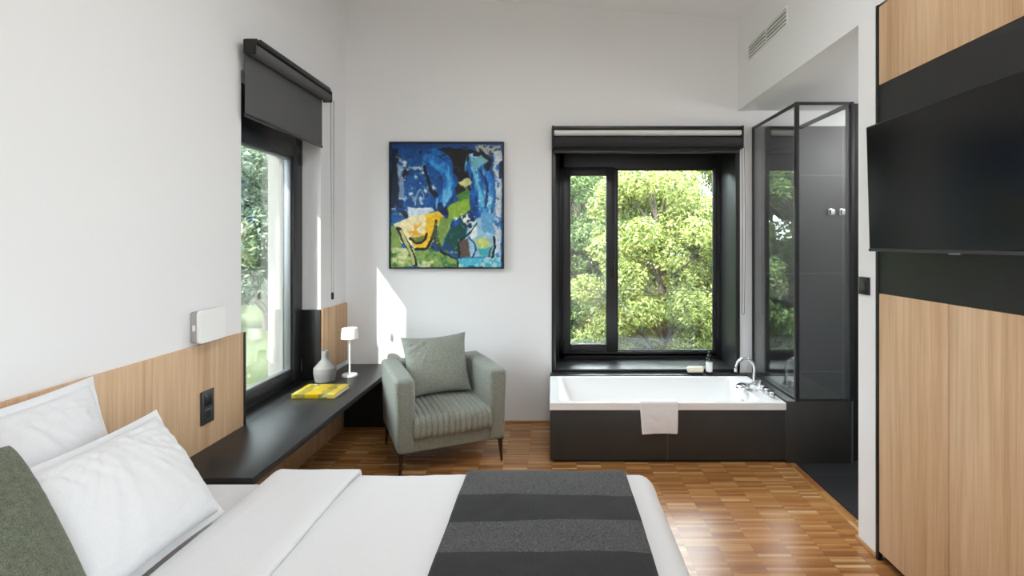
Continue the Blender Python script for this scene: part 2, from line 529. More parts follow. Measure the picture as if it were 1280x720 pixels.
# skirtings
struct(MB().box(-1.4, -0.02, D - 0.012, D, 0, 0.018, 0.003).build('baseboard_back', M['skirting']))
sk = MB(); sk.box(XR - 0.012, XR, 2.60, 2.783, 0, 0.02, 0.003); sk.box(XR - 0.012, 1.76, 2.783, 2.795, 0, 0.02, 0.003)
struct(sk.build('baseboard_right', M['skirting']))

# unseen rear right window, added behind the camera to let in more daylight
w3 = MB(); frame_rect(w3, -2.95, -0.55, 0.1, 3.0, 0.07, XR + 0.12, XR + 0.2, 'X'); w3.box(XR + 0.12, XR + 0.2, -1.78, -1.72, 0.17, 2.93)
w3o = struct(w3.build('added_window_3', M['black_metal']))
MB().box(XR + 0.155, XR + 0.161, -2.9, -0.6, 0.15, 2.95).build('glass_pane', M['pane'], w3o)

# ---- window 2, back wall
FY = 5.0
f2 = MB()
frame_rect(f2, 0.0, 1.664, 0.455, 2.61, 0.0701, FY, FY + 0.08, 'Y')
f2.box(0.065, 0.12, FY, FY + 0.08, 0.46, 2.6, 0.002)
f2.box(0.07, 1.60, FY, FY + 0.08, 2.31, 2.55, 0.003); f2.box(0.07, 1.60, FY, FY + 0.08, 0.50, 0.545, 0.003)
f2.box(1.575, 1.60, FY, FY + 0.08, 0.54, 2.32, 0.003)
f2.box(0.605, 0.63, FY, FY + 0.08, 0.54, 2.32, 0.003)
win2 = struct(f2.build('window_2', M['black_metal']))
gb = MB(); frame_rect(gb, 0.629, 1.576, 0.544, 2.311, 0.012, FY + 0.012, FY + 0.05, 'Y', 0.002)
gb.build('glazing_bead', M['gasket'], win2)
MB().box(0.635, 1.57, FY + 0.03, FY + 0.036, 0.55, 2.305).build('glass_pane', M['pane'], win2)
s2 = MB(); frame_rect(s2, 0.095, 0.61, 0.535, 2.325, 0.085, FY - 0.022, FY + 0.05, 'Y', 0.006, 0.08, 0.085)
sash = s2.build('casement_sash', M['black_metal'], win2)
MB().box(0.175, 0.53, FY + 0.01, FY + 0.016, 0.61, 2.25).build('sash_pane', M['pane'], sash)
hd = MB(); hd.box(0.568, 0.602, FY - 0.034, FY - 0.02, 1.33, 1.43, 0.004)
hd.cyl((0.585, FY - 0.02, 1.385), (0.585, FY - 0.07, 1.385), 0.011)
hd.box(0.573, 0.597, FY - 0.084, FY - 0.062, 1.26, 1.405, 0.006)
hd.build('handle', M['black_plastic'], sash)
hg = MB(); hg.cyl((0.092, FY - 0.028, 0.6), (0.092, FY - 0.028, 0.68), 0.008); hg.cyl((0.092, FY - 0.028, 2.2), (0.092, FY - 0.028, 2.28), 0.008)
hg.build('hinge', M['black_metal'], sash)
gd = MB(); gd.box(0.004, 1.66, 5.098, 5.106, 0.47, 1.125); gd.build('guard_pane', M['guard'], win2)
MB().box(0.004, 1.66, 5.097, 5.107, 1.125, 1.133).build('guard_edge', M['alu'], win2)
# lining of the reveal
t2 = MB()
t2.box(-0.003, 0.035, D - 0.012, FY, 0.47, 2.615, 0.002); t2.box(1.629, 1.667, D - 0.012, FY, 0.47, 2.615, 0.002)
t2.box(0.03, 1.634, D - 0.002, FY, 2.585, 2.615, 0.002)
struct(t2.build('trim_2', M['black_metal']))
struct(MB().box(-0.003, 1.667, D - 0.005, FY, 0.445, 0.475, 0.002).build('trim_3', M['black_laminate']))

# ---- window 1, left wall
FX = -1.98
f1 = MB()
f1.box(-2.06, FX, 4.0, 4.10, 0.50, 2.62, 0.003); f1.box(-2.06, FX, 2.9, 3.0, 0.50, 2.62, 0.003)
f1.box(-2.06, FX, 3.0, 4.0, 0.50, 0.56, 0.003); f1.box(-2.06, FX, 3.0, 4.0, 2.33, 2.62, 0.003)
win1 = struct(f1.build('window_1', M['black_metal']))
s1 = MB(); frame_rect(s1, 2.96, 4.02, 0.55, 2.345, 0.10, -2.045, FX + 0.02, 'X', 0.005, 0.10, 0.075)
sash1 = s1.build('casement_sash', M['black_metal'], win1)
b1 = MB(); frame_rect(b1, 3.055, 3.925, 0.62, 2.25, 0.022, -2.022, FX + 0.004, 'X', 0.002)
b1.build('glazing_bead', M['alu'], sash1)
g1 = MB(); g1.box(-2.016, -2.01, 3.07, 3.91, 0.64, 2.235)
g1.build('sash_pane', M['pane_left'], sash1)
h1 = MB()
for z0 in (0.60, 2.20):
    h1.cyl((FX + 0.026, 4.03, z0), (FX + 0.026, 4.03, z0 + 0.09), 0.008)
h1.build('hinge', M['black_metal'], sash1)
MB().box(XO - 0.05, -2.06, 2.9, 4.10, 0.47, 0.50, 0.003).build('outer_sill', M['alu'], win1)
struct(MB().box(FX + 0.001, -1.8205, 3.064, 4.085, 0.500, 0.5195).build('trim_9', M['black_laminate']))
# black reveal lining beneath panel height
t4 = MB()
t4.box(FX + 0.001, XL + 0.002, 4.085, 4.101, 0.50, 1.067, 0.001)
t4.box(FX + 0.001, XL + 0.022, 3.049, 3.064, 0.50, 1.07, 0.001)
struct(t4.build('trim_4', M['black_laminate']))

# ------------------------------------------------------------------ unseen ceiling fill lights, added to brighten the room
FILL_LAMP = 9.0
def emit(name, col, st):
    t = NT(name); t.b.inputs['Emission Color'].default_value = col + (1,); t.b.inputs['Emission Strength'].default_value = st
    return t.m
M['fill_diffuser'] = emit('fill_lamp_diffuser', (0.95, 0.97, 1.0), FILL_LAMP)
for (x, y, lab) in ((0.1, 2.1, 'unseen round ceiling fill light added above the foot of the bed'), (0.3, -1.2, 'unseen round ceiling fill light added behind the bed')):
    z = zc(x) - 0.16
    cl_ = thing('ceiling_fill_light', lab, 'ceiling light', (x, y, z), 0, 'added round fill lights')
    m = MB(); m.lathe([(0.56, 0.0), (0.58, 0.005), (0.58, 0.07), (0.2, 0.075), (0.2, 0.2)], (x, y, z), 48); m.build('fill_lamp_body', M['white_plastic'], cl_)
    m = MB(); m.lathe([(0.0005, -0.012), (0.4, -0.010), (0.555, -0.002), (0.556, 0.001)], (x, y, z), 48, cap=False); m.build('fill_diffuser', M['fill_diffuser'], cl_)

M['fill_diffuser_bath'] = emit('fill_bath_diffuser', (1.0, 0.98, 0.95), 38.0)  # unseen globe added to brighten the shower and its soffit
bl = thing('bath_fill_light', 'added white globe fill light in the shower, unseen behind the white pier', 'wall light', (3.3, 3.55, 2.42))
m = MB(); m.cyl((3.3, 3.55, 2.47), (3.28, 3.55, 2.47), 0.06, 0.06, 28, 0.004); m.cyl((3.285, 3.55, 2.47), (3.17, 3.55, 2.47), 0.014, 0.014, 14); m.build('wall_plate', M['chrome'], bl)
m = MB(); m.lathe([(0.001, -0.12)] + [(0.12 * math.cos(R(a)), 0.12 * math.sin(R(a))) for a in range(-75, 90, 15)] + [(0.001, 0.12)], (3.07, 3.55, 2.47), 36, cap=False); m.build('globe', M['fill_diffuser_bath'], bl)

# ------------------------------------------------------------------ oak wall panels and shelf
def tp(o, label, cat, group=None): return tag(o, label, cat, group)
hp = MB().box(XL + 0.001, -1.82, 0.2, 3.05, 0.10, 1.07, 0.001)
tp(hp.build('headboard_panel', M['oak']), 'long light oak headboard panel on the left wall behind the pillows', 'wall panel')
pp = MB().box(XL, -1.82, 4.10, D, 0.56, 1.067, 0.001)
tp(pp.build('wall_panel', M['oak']), 'short light oak panel behind the white table lamp in the corner', 'wall panel')
up = MB().box(XL, -1.80, 2.4, 4.46, 0.0, 0.479, 0.001)
tp(up.build('wall_panel', M['oak']), 'light oak panel along the wall underneath the black shelf', 'wall panel')
sh = thing('window_shelf', 'long black shelf running along the left wall below the window', 'shelf', (-1.6, 3.48, 0.48))
ms = MB()
ms.box(-1.82, -1.372, 2.37, D - 0.001, 0.482, 0.52, 0.002)
ms.build('shelf_board', M['black_laminate'], sh)
MB().box(-1.797, -1.40, 4.47, 4.585, 0.0, 0.482, 0.002).build('end_support', M['black_panel'], sh)

# ------------------------------------------------------------------ built-in cabinet on the right
cab = thing('wardrobe', 'tall built-in oak and black wall cabinet behind the television', 'cabinet', (1.95, 1.05, 0))
cb = MB(); cb.box(XR + 0.012, XR + 0.62, -0.45, 2.617, 0.045, 2.79)
cb.build('carcass', M['black_panel'], cab)
MB().box(XR + 0.035, XR + 0.6, -0.45, 2.6, 0.0, 0.045).build('plinth', M['black_panel'], cab)
MB().box(XR - 0.012, XR + 0.012, 2.598, 2.617, 0.0, 2.795, 0.001).build('end_strip', M['black_panel'], cab)
def dy(i): return 2.596 - 0.4565 * i
for i in range(6):
    MB().box(XR - 0.008, XR + 0.011, dy(i + 1) + 0.0015, dy(i) - 0.0015, 0.048, 1.344, 0.0012).build('lower_door', M['oak'], cab)
MB().box(XR - 0.007, XR + 0.011, dy(6), 2.597, 1.347, 2.386, 0.001).build('middle_panel', M['black_panel'], cab)
for i in range(0, 6, 3):
    MB().box(XR - 0.008, XR + 0.011, dy(i + 3) + 0.0015, dy(i) - 0.0015, 2.389, 2.782, 0.0012).build('upper_door', M['oak'], cab)

# ------------------------------------------------------------------ bathtub block
tub = thing('bathtub', 'white bathtub built in under the back window with black tiled front', 'bathtub', (0.84, 4.1, 0))
TX0, TX1, TY0, TY1, TZ = -0.017, 1.70, 3.745, 4.50, 0.437
mt = MB()
mt.ring_loft([rrect(TX0, TX1, TY0, TY1, 0.006, 0.385), rrect(TX0, TX1, TY0, TY1, 0.006, TZ - 0.004), rrect(TX0 + 0.004, TX1 - 0.004, TY0 + 0.004, TY1 - 0.004, 0.006, TZ),
              rrect(TX0 + 0.07, TX1 - 0.16, TY0 + 0.045, TY1 - 0.045, 0.05, TZ), rrect(TX0 + 0.078, TX1 - 0.168, TY0 + 0.053, TY1 - 0.053, 0.05, TZ - 0.008),
              rrect(TX0 + 0.26, TX1 - 0.22, TY0 + 0.10, TY1 - 0.10, 0.09, 0.10), rrect(TX0 + 0.30, TX1 - 0.26, TY0 + 0.14, TY1 - 0.14, 0.08, 0.075)], cap0=False, cap1=True)
mt.build('tub_basin', M['white_enamel'], tub, smooth=40)
MB().box(TX0 + 0.002, TX1, TY0 + 0.006, TY0 + 0.04, 0.022, 0.385, 0.001).build('front_panel', M['tub_tile'], tub)
MB().box(TX0 + 0.002, TX0 + 0.03, TY0 + 0.04, TY1, 0.022, 0.385, 0.001).build('side_panel', M['tub_tile'], tub)
MB().box(TX0 + 0.03, TX1, TY0 + 0.03, TY0 + 0.05, 0.0, 0.03).build('toe_shadow', M['gasket'], tub)  # near-black strip stands for the toe shadow under the panel
ov = MB(); ov.cyl((1.505, 4.06, 0.34), (1.485, 4.06, 0.335), 0.032, 0.032, 24, 0.004)
ov.build('overflow_cap', M['chrome'], tub)
# ledge behind the tub and the tiled block on its right
struct(MB().box(TX0, 1.70, TY1 + 0.001, D - 0.006, 0.02, 0.444, 0.001).build('trim_5', M['black_laminate']))
blk = MB(); blk.box(1.702, 2.17, TY0 + 0.004, D - 0.015, -0.004, 0.446, 0.001)
struct(blk.build('trim_6', M['tub_tile']))
struct(MB().box(2.17, 2.182, TY0 - 0.002, TY0 + 0.02, 0.0, 0.45).build('trim_7', M['alu']))
struct(MB().box(2.182, 2.30, TY0 + 0.05, TY0 + 0.1, 0.0, 2.62).build('trim_8', M['black_panel']))

# glass screen
gs = thing('shower_screen', 'black framed glass corner screen standing beside the bathtub', 'shower screen', (1.97, 4.1, 0.446))
gz0, gz1 = 0.446, 2.62
fr = MB()
fr.box(1.766, 1.794, 3.745, 3.773, gz0, gz1, 0.002)
fr.box(1.77, 1.79, 3.77, 4.56, gz1 - 0.02, gz1, 0.002); fr.box(1.77, 1.79, 3.77, 4.56, gz0, gz0 + 0.018, 0.002)
fr.box(1.77, 1.79, 4.56, 4.58, gz0, gz1, 0.002)
fr.box(1.79, 2.19, 3.748, 3.768, gz1 - 0.02, gz1, 0.002); fr.box(1.79, 2.19, 3.748, 3.768, gz0, gz0 + 0.018, 0.002)
fr.box(2.165, 2.19, 3.745, 3.773, gz0, gz1, 0.002)
fr.build('screen_frame', M['black_metal'], gs)
MB().box(2.15, 2.17, 3.765, 4.58, gz1 - 0.035, gz1 - 0.005, 0.002).build('brace_rail', M['black_metal'], gs)
MB().box(1.778, 1.784, 3.775, 4.56, gz0 + 0.01, gz1 - 0.01).build('side_pane', M['shower_pane'], gs)
MB().box(1.795, 2.166, 3.755, 3.761, gz0 + 0.01, gz1 - 0.01).build('front_pane', M['shower_pane'], gs)

# shower fittings on tiled wall, near (1038,265) and (1052,265)
for k, px in enumerate((1038, 1052)):
    X = (px - 690) * 4.58 / 646; Z = 1.6 + 38 * 4.58 / 646
    m = MB(); m.box(X - 0.024, X + 0.024, 4.568, 4.581, Z - 0.03, Z + 0.03, 0.004)
    m.box(X - 0.02, X + 0.02, 4.535, 4.57, Z - 0.026, Z + 0.02, 0.005)
    tag(m.build('towel_hook', M['chrome']), 'small square chrome hook on the black shower tiles, ' + ('left' if k == 0 else 'right') + ' of the two', 'hook', 'hooks on the shower wall')

# ------------------------------------------------------------------ tap set on the tub rim
TR = TZ
fa = thing('bath_tap', 'chrome gooseneck spout rising from the right rim of the bathtub', 'tap', (1.652, 4.22, TR))
m = MB(); m.lathe([(0.028, 0), (0.028, 0.006), (0.018, 0.012), (0.016, 0.03)], (1.652, 4.22, TR), 24); m.build('base_flange', M['chrome'], fa)
pts = [(1.652, 4.22, TR + 0.01), (1.652, 4.22, TR + 0.13)]
for k in range(1, 15):
    a = PI * k / 15 * 1.08
    pts.append((1.652 - 0.075 + 0.075 * math.cos(a), 4.22, TR + 0.13 + 0.085 * math.sin(a)))
m = MB().tube(pts, 0.0125, 14); m.build('spout', M['chrome'], fa)
tipp = Vector(pts[-1])
m = MB().cyl(tipp + Vector((0, 0, 0.005)), tipp + Vector((-0.004, 0, -0.02)), 0.0145, seg=18, bevel=0.002); m.build('aerator', M['chrome'], fa)
hs = thing('hand_shower', 'chrome hand shower with a round head lying over the tub rim by the spout', 'hand shower', (1.60, 4.13, TR))
m = MB(); m.lathe([(0.024, 0), (0.024, 0.006), (0.014, 0.012), (0.013, 0.04), (0.017, 0.044), (0.017, 0.055)], (1.66, 4.12, TR), 20); m.build('holder', M['chrome'], hs)
m = MB().tube([(1.66, 4.12, TR + 0.058), (1.62, 4.115, TR + 0.05), (1.585, 4.11, TR + 0.035), (1.56, 4.108, TR + 0.028)], [0.011, 0.012, 0.011, 0.012], 12); m.build('grip', M['chrome'], hs)
mx = Matrix.Translation((1.515, 4.105, TR + 0.018)) @ Matrix.Rotation(R(-12), 4, 'Y')
m = MB(); m.lathe([(0.02, 0.022), (0.05, 0.016), (0.056, 0.006), (0.055, -0.006), (0.048, -0.01)], seg=28); m.bm.transform(mx); m.build('shower_head', M['chrome'], hs)
for k, (yy, xx, nm) in enumerate(((4.05, 1.648, 'beside the hand shower'), (3.965, 1.65, 'in the middle of the row of three'), (3.875, 1.652, 'nearest the front corner of the tub'))):
    kn = thing('tap_knob', 'small chrome tap knob on the tub rim, ' + nm, 'tap knob', (xx, yy, TR), 0, 'tap knobs on the tub rim')
    m = MB(); m.lathe([(0.026, 0), (0.026, 0.004), (0.02, 0.007)], (xx, yy, TR), 24); m.build('flange', M['chrome'], kn)
    m = MB(); m.lathe([(0.014, 0.006), (0.014, 0.012), (0.019, 0.014), (0.02, 0.042), (0.018, 0.046)], (xx, yy, TR), 24); m.build('knob', M['chrome'], kn)
    m = MB().cyl((xx, yy, TR + 0.03), (xx - 0.038, yy - 0.004, TR + 0.036), 0.0045, seg=10); m.build('lever', M['chrome'], kn)

# soap, bottle, towel
m = MB().box(1.19, 1.335, 4.53, 4.585, 0.452, 0.506, 0.02, 4)
tag(m.build('soap_bar', M['soap']), 'cream coloured soap bar lying on the ledge below the window', 'soap')
m = MB(); m.box(1.20, 1.325, 4.532, 4.583, 0.444, 0.453, 0.003)
tag(m.build('soap_dish', M['black_plastic']), 'flat dark soap dish beneath the cream soap bar', 'soap dish')
bt = thing('pump_bottle', 'small clear bottle with a white label on the ledge beside the soap', 'bottle', (1.385, 4.555, 0.444))
m = MB(); m.lathe([(0.024, 0), (0.028, 0.004), (0.028, 0.125), (0.024, 0.135), (0.012, 0.145)], (1.385, 4.555, 0.444), 28); m.build('bottle_body', M['bottle_glass'], bt)
m = MB(); m.lathe([(0.0285, 0.02), (0.0286, 0.021), (0.0286, 0.105), (0.0285, 0.106)], (1.385, 4.555, 0.444), 28, cap=False); m.build('label_band', M['white_plastic'], bt)
m = MB(); m.lathe([(0.013, 0.143), (0.016, 0.146), (0.016, 0.165), (0.007, 0.168), (0.007, 0.18), (0.012, 0.182), (0.012, 0.192)], (1.385, 4.555, 0.444), 20); m.build('cap', M['dark_plastic'], bt)

def towel():
    x0, x1 = 0.632, 0.912
    path = []
    yo, zi = TY0 - 0.012, 0.215
    # front hanging flap up, over the rim, down into tub
    for k in range(13): path.append((yo - 0.004 * math.sin(k / 12 * PI), zi + (TZ - 0.004 - zi) * k / 12))
    for k in range(1, 5):
        a = PI / 2 * k / 4; path.append((yo + 0.016 * (1 - math.cos(a)), TZ - 0.004 + 0.014 * math.sin(a)))
    path.append((TY0 + 0.03, TZ + 0.010))
    for k in range(1, 5):
        a = PI / 2 * k / 4; path.append((TY0 + 0.040 + 0.02 * math.sin(a), TZ - 0.010 + 0.020 * math.cos(a)))
    path.append((TY0 + 0.066, TZ - 0.05)); path.append((TY0 + 0.072, TZ - 0.09))
    n = len(path)
    def f(u, v):
        t = v * (n - 1); i = min(int(t), n - 2); q = t - i
        y = path[i][0] * (1 - q) + path[i + 1][0] * q; z = path[i][1] * (1 - q) + path[i + 1][1] * q
        drop = max(0, TZ - z)
        x = x0 + (x1 - x0) * u + (0.018 * (1 - u) - 0.004 * u) * drop / 0.22 * (1 if v < 0.5 else 0)
        if v < 0.5:
            y -= 0.006 * abs(noise.noise(Vector((u * 3, v * 4, 1)))) * min(1, drop / 0.1)
            z += 0.006 * math.sin(u * PI) * (1 - v * 2) - 0.004 * (1 - u) * (1 - 2 * v)
        return (x, y, z)
    return MB().grid(f, 24, 60)
tw = towel().build('hand_towel', M['terry'])
md = tw.modifiers.new('thick', 'SOLIDIFY'); md.thickness = 0.009; md.offset = 0
md = tw.modifiers.new('sub', 'SUBSURF'); md.levels = 1; md.render_levels = 1
tag(tw, 'small white towel hanging over the front rim of the bathtub', 'towel')

# ------------------------------------------------------------------ armchair
CA = R(25.2)
ac = thing('armchair', 'sage green upholstered armchair on slim tapered legs in the corner', 'armchair', (-0.843, 3.947, 0), CA)
def soft_box(x0, x1, y0, y1, z0, z1, bev, sag=0.0):
    m = MB(); m.box(x0, x1, y0, y1, z0, z1, bev, 4)
    bm = m.bm
    return m
m = soft_box(-0.30, 0.30, -0.352, 0.36, 0.165, 0.285, 0.018); m.build('seat_base', M['sage'], ac, local=True)
for s in (-1, 1):
    m = MB()
    # arm lofted along local y, rounded rectangle section, slightly flared at the top
    loops = []
    ys = [-0.372, -0.366, -0.35, -0.30, -0.1, 0.15, 0.35, 0.372, 0.382]
    ins = [0.03, 0.012, 0.002, 0, 0, 0, 0, 0.008, 0.03]
    for y, i_ in zip(ys, ins):
        lp = []
        for (px, pz, _) in [(a, b, 0) for a, b, c in rrect(0.262 + i_, 0.398 - i_, 0.165 + i_, 0.672 - i_, 0.028 - min(i_, 0.02) * 0.5, 0)]:
            k = (pz - 0.165) / 0.5
            bulge = 0.006 * math.sin(PI * min(1, max(0, k)))
            lean = -0.018 * (1 - k)
            x = px + lean * (1 if px > 0.34 else 0.0) + (bulge if px > 0.34 else -bulge * 0.3)
            lp.append((s * x, y, pz + 0.006 * math.sin(PI * (y + 0.37) / 0.75) - 0.0))
        loops.append(lp)
    m.ring_loft(loops)
    arm = m.build('armrest', M['sage'], ac, local=True, smooth=60)
    pts = [(s * 0.300, -0.371, 0.20)] + [(s * (0.300 + 0.012 * (1 - math.cos(PI / 2 * k / 5)) + 0.0), -0.372, 0.60 + 0.05 * k / 5) for k in range(6)] + [(s * 0.365, -0.372, 0.655), (s * 0.38, -0.371, 0.63), (s * 0.365, -0.370, 0.19)]
    MB().tube(pts, 0.0028, 6).build('piping', M['sage'], arm, local=True)
m = MB(); m.box(-0.29, 0.29, 0.235, 0.385, 0.165, 0.668, 0.035, 4); m.build('backrest', M['sage'], ac, local=True, smooth=60)
# channelled seat cushion
def seat_cushion():
    m = MB()
    prof = []
    y0, y1, z0, z1, r = -0.405, 0.235, 0.258, 0.415, 0.055
    sec = rrect(y0, y1, z0, z1, r, 0, 7)
    # densify
    out = []
    for i in range(len(sec)):
        a = Vector(sec[i]); b = Vector(sec[(i + 1) % len(sec)])
        n = max(1, int((b - a).length / 0.03))
        for k in range(n): out.append(a + (b - a) * k / n)
    cy, cz = (y0 + y1) / 2, (z0 + z1) / 2
    loops = []
    NX = 168; x0, x1 = -0.281, 0.281
    for i in range(NX + 1):
        t = i / NX
        x = x0 + (x1 - x0) * t
        e = min(t, 1 - t) * (x1 - x0)
        er = 0.03
        shr = er - math.sqrt(max(0, er * er - max(0, er - e) ** 2)) if e < er else 0
        ch = abs(math.sin(PI * t * 14)) ** 0.55
        lp = []
        for p in out:
            q = Vector((p.x - cy, p.y - cz))
            n_ = q.copy(); n_.x /= 0.32; n_.y /= 0.08
            k = max(abs(n_.x), abs(n_.y)); nn = Vector((n_.x if abs(n_.x) > 0.8 * k else 0, n_.y if abs(n_.y) > 0.8 * k else 0)); nn.normalize()
            crown = 0.018 * math.sin(PI * t) * (1 if q.y > 0.02 else 0) * max(0, 1 - (q.x / 0.33) ** 2)
            q -= nn * (shr + 0.011 * (1 - ch))
            lp.append((x, cy + q.x, cz + q.y + crown))
        loops.append(lp)
    m.ring_loft(loops)
    return m
seat_cushion().build('seat_cushion', M['sage_light'], ac, local=True, smooth=80)
for sx in (-1, 1):
    for sy in (-1, 1):
        m = MB(); x, y = sx * 0.352, sy * 0.332
        m.cyl((x + sx * 0.012, y + sy * 0.008, 0.0), (x, y, 0.17), 0.008, 0.017, 16)
        m.cyl((x, y, 0.162), (x, y, 0.168), 0.03, 0.03, 16)
        m.build('leg', M['brown_metal'], ac, local=True)

# ------------------------------------------------------------------ pillows and cushions
def pillow(w, h, t, flange=0.0, seed=0, n=70, ear=0.05, wr=0.006, pw=0.42, rnd=0.0):
    m = MB()
    def shape(u, v):
        x = w / 2 * u * (1 - ear * (1 - v * v) ** 1.0 * abs(u))
        y = h / 2 * v * (1 - ear * (1 - u * u) * abs(v))
        k = 1 - rnd * (abs(u) ** 5) * (abs(v) ** 5)
        x *= k; y *= k
        return x, y
    def front(sgn):
        def f(a, b):
            u, v = a * 2 - 1, b * 2 - 1
            u = math.copysign(abs(u) ** 0.8, u); v = math.copysign(abs(v) ** 0.8, v)
            x, y = shape(u, v)
            d = max(0, (1 - u * u) * (1 - v * v))
            z = t / 2 * d ** pw
            edge = min(1, d * 6) * (1 - 0.55 * d)
            nz = noise.fractal(Vector((u * 2.2 + seed, v * 2.6, seed * 3.1)), 0.8, 2.0, 4)
            rad = math.atan2(v - 1.0, u + 0.001)
            ray = noise.noise(Vector((rad * 9 + seed, 2.0, math.hypot(u, v - 1) * 0.8)))
            fold = noise.noise(Vector((u * 11 + seed + v * 3, v * 1.6, 4.0)))
            topw = max(0.0, min(1.0, (v - 0.15) / 0.5))
            z += wr * (nz * 0.7 + ray * (1.3 if v > 0.1 else 0.4) + fold * 1.1 * topw) * edge
            return (x, y, sgn * z)
        return f
    m.grid(front(1), n, n); m.grid(front(-1), n, n)
    bmesh.ops.remove_doubles(m.bm, verts=m.bm.verts[:], dist=1e-5)
    fl = None
    if flange:
        fl = MB()
        def rim(k, off):
            pts = []
            N = 40
            for s_ in range(4):
                for i in range(N):
                    q = -1 + 2 * i / N
                    u, v = ((q, -1), (1, q), (-q, 1), (-1, -q))[s_]
                    x, y = shape(u, v)
                    wob = 0.004 * noise.noise(Vector((s_ * 7 + i * 0.23, seed, 0)))
                    pts.append((x * (1 + off * 2 / w), y * (1 + off * 2 / h), k + wob * off / max(flange, 1e-4)))
            return pts
        fl.ring_loft([rim(0.002, -0.012), rim(0.002, flange), rim(-0.002, flange), rim(-0.002, -0.012)], False, False)
    return m, fl
def lean(c, a, yaw=0.0, roll=0.0):
    ex = Vector((0, 1, 0)); ey = Vector((-math.sin(a), 0, math.cos(a))); ez = ex.cross(ey)
    mat = Matrix((ex, ey, ez)).transposed().to_4x4()
    return Matrix.Translation(c) @ Matrix.Rotation(yaw, 4, 'Z') @ mat @ Matrix.Rotation(roll, 4, 'Z')

def put_pillow(name, label, cat, mat, mx, w, h, t, flange, seed, **kw):
    m, fl = pillow(w, h, t, flange, seed, **kw)
    m.bm.transform(mx)
    o = m.build(name, mat, smooth=180)
    tag(o, label, cat)
    if fl:
        fl.bm.transform(mx)
        fl.build('flange', mat, o, smooth=60)
    return o

# ------------------------------------------------------------------ bed
bed = thing('bed', 'low double bed with white mattress pushed against the oak headboard panel', 'bed', (-0.72, 1.34, 0))
MB().box(-1.79, 0.34, 0.42, 2.26, 0.07, 0.28, 0.01).build('bed_base', M['dark_plastic'], bed)
for x in (-1.7, 0.25):
    for y in (0.52, 2.16):
        MB().box(x - 0.03, x + 0.03, y - 0.03, y + 0.03, 0.0, 0.072, 0.004).build('leg', M['black_plastic'], bed)
m = MB(); m.box(-1.805, 0.36, 0.39, 2.30, 0.28, 0.535, 0.035, 4)
m.build('mattress', M['sheet'], bed)

def drape(ax0, ax1, ay0, ay1, top, Rr, a0, a1, b0, b1, na, nb, wob=0.006, seed=0, maxdrop=None, crown=0.012):
    """sheet lying on a box whose top is the rectangle ax*, ay*; (a,b) is the cloth plane"""
    def f(u, v):
        a = a0 + (a1 - a0) * u; b = b0 + (b1 - b0) * v
        ca = min(max(a, ax0), ax1); cb = min(max(b, ay0), ay1)
        ex, ey = a - ca, b - cb
        e = math.hypot(ex, ey)
        nz = noise.fractal(Vector((a * 2.3 + seed, b * 2.3, seed * 1.7)), 0.9, 2.0, 4) * wob
        cx = (ca - ax0) / (ax1 - ax0); cy = (cb - ay0) / (ay1 - ay0)
        puff = crown * (min(1, min(cx, 1 - cx) * 6) * min(1, min(cy, 1 - cy) * 6)) ** 0.5
        if e < 1e-9: return (a, b, top + nz + puff)
        n = Vector((ex / e, ey / e))
        if e < Rr * PI / 2:
            hz = Rr * math.sin(e / Rr); dr = Rr * (1 - math.cos(e / Rr))
        else:
            hz = Rr + 0.06 * (e - Rr * PI / 2); dr = Rr + (e - Rr * PI / 2)
        s = hz + nz * min(1, dr / Rr)
        return (ca + n.x * s, cb + n.y * s, top - dr + nz * (1 - min(1, dr / Rr)) + puff)
    return MB().grid(f, na, nb)

dv = thing('duvet', 'white duvet spread across the bed with its head end turned back', 'duvet', (-0.4, 1.34, 0.54))
m = drape(-1.14, 0.375, 0.40, 2.265, 0.572, 0.075, -1.20, 0.78, 0.0, 2.66, 110, 130, 0.010, 3.0)
o = m.build('duvet_cover', M['linen'], dv, smooth=180)
md = o.modifiers.new('thick', 'SOLIDIFY'); md.thickness = 0.022; md.offset = -1
m = drape(-1.19, -0.852, 0.40, 2.268, 0.602, 0.045, -1.255, -0.850, 0.0, 2.62, 40, 110, 0.006, 8.0)
o = m.build('turned_back_fold', M['linen'], dv, smooth=180)
md = o.modifiers.new('thick', 'SOLIDIFY'); md.thickness = 0.024; md.offset = -1
m = drape(-1.14, 0.375, 0.395, 2.272, 0.582, 0.080, -0.372, 0.322, 0.0, 2.64, 50, 120, 0.009, 3.0)
rn = m.build('bed_runner', M['runner'], smooth=180)
md = rn.modifiers.new('thick', 'SOLIDIFY'); md.thickness = 0.008; md.offset = 1
tag(rn, 'charcoal bed runner with lighter and darker bands across the white duvet', 'bed runner')

put_pillow('pillow', 'white pillow standing at the back, leaning on the oak headboard panel', 'pillow', M['linen'],
           lean((-1.655, 1.585, 0.845), R(20), 0, 0), 0.70, 0.47, 0.20, 0.028, 1.0, wr=0.011, ear=0.07)
put_pillow('pillow', 'white pillow in front, leaning on the other white pillow', 'pillow', M['linen'],
           lean((-1.378, 1.64, 0.765), R(34), 0, 0), 0.62, 0.43, 0.23, 0.022, 5.0, wr=0.012, ear=0.07)
put_pillow('cushion', 'moss green felt cushion leaning on white pillows at the left edge', 'cushion', M['moss'],
           lean((-1.275, 1.085, 0.845), R(27)), 0.50, 0.54, 0.19, 0.0, 9.0, wr=0.004, ear=0.01, rnd=0.03)
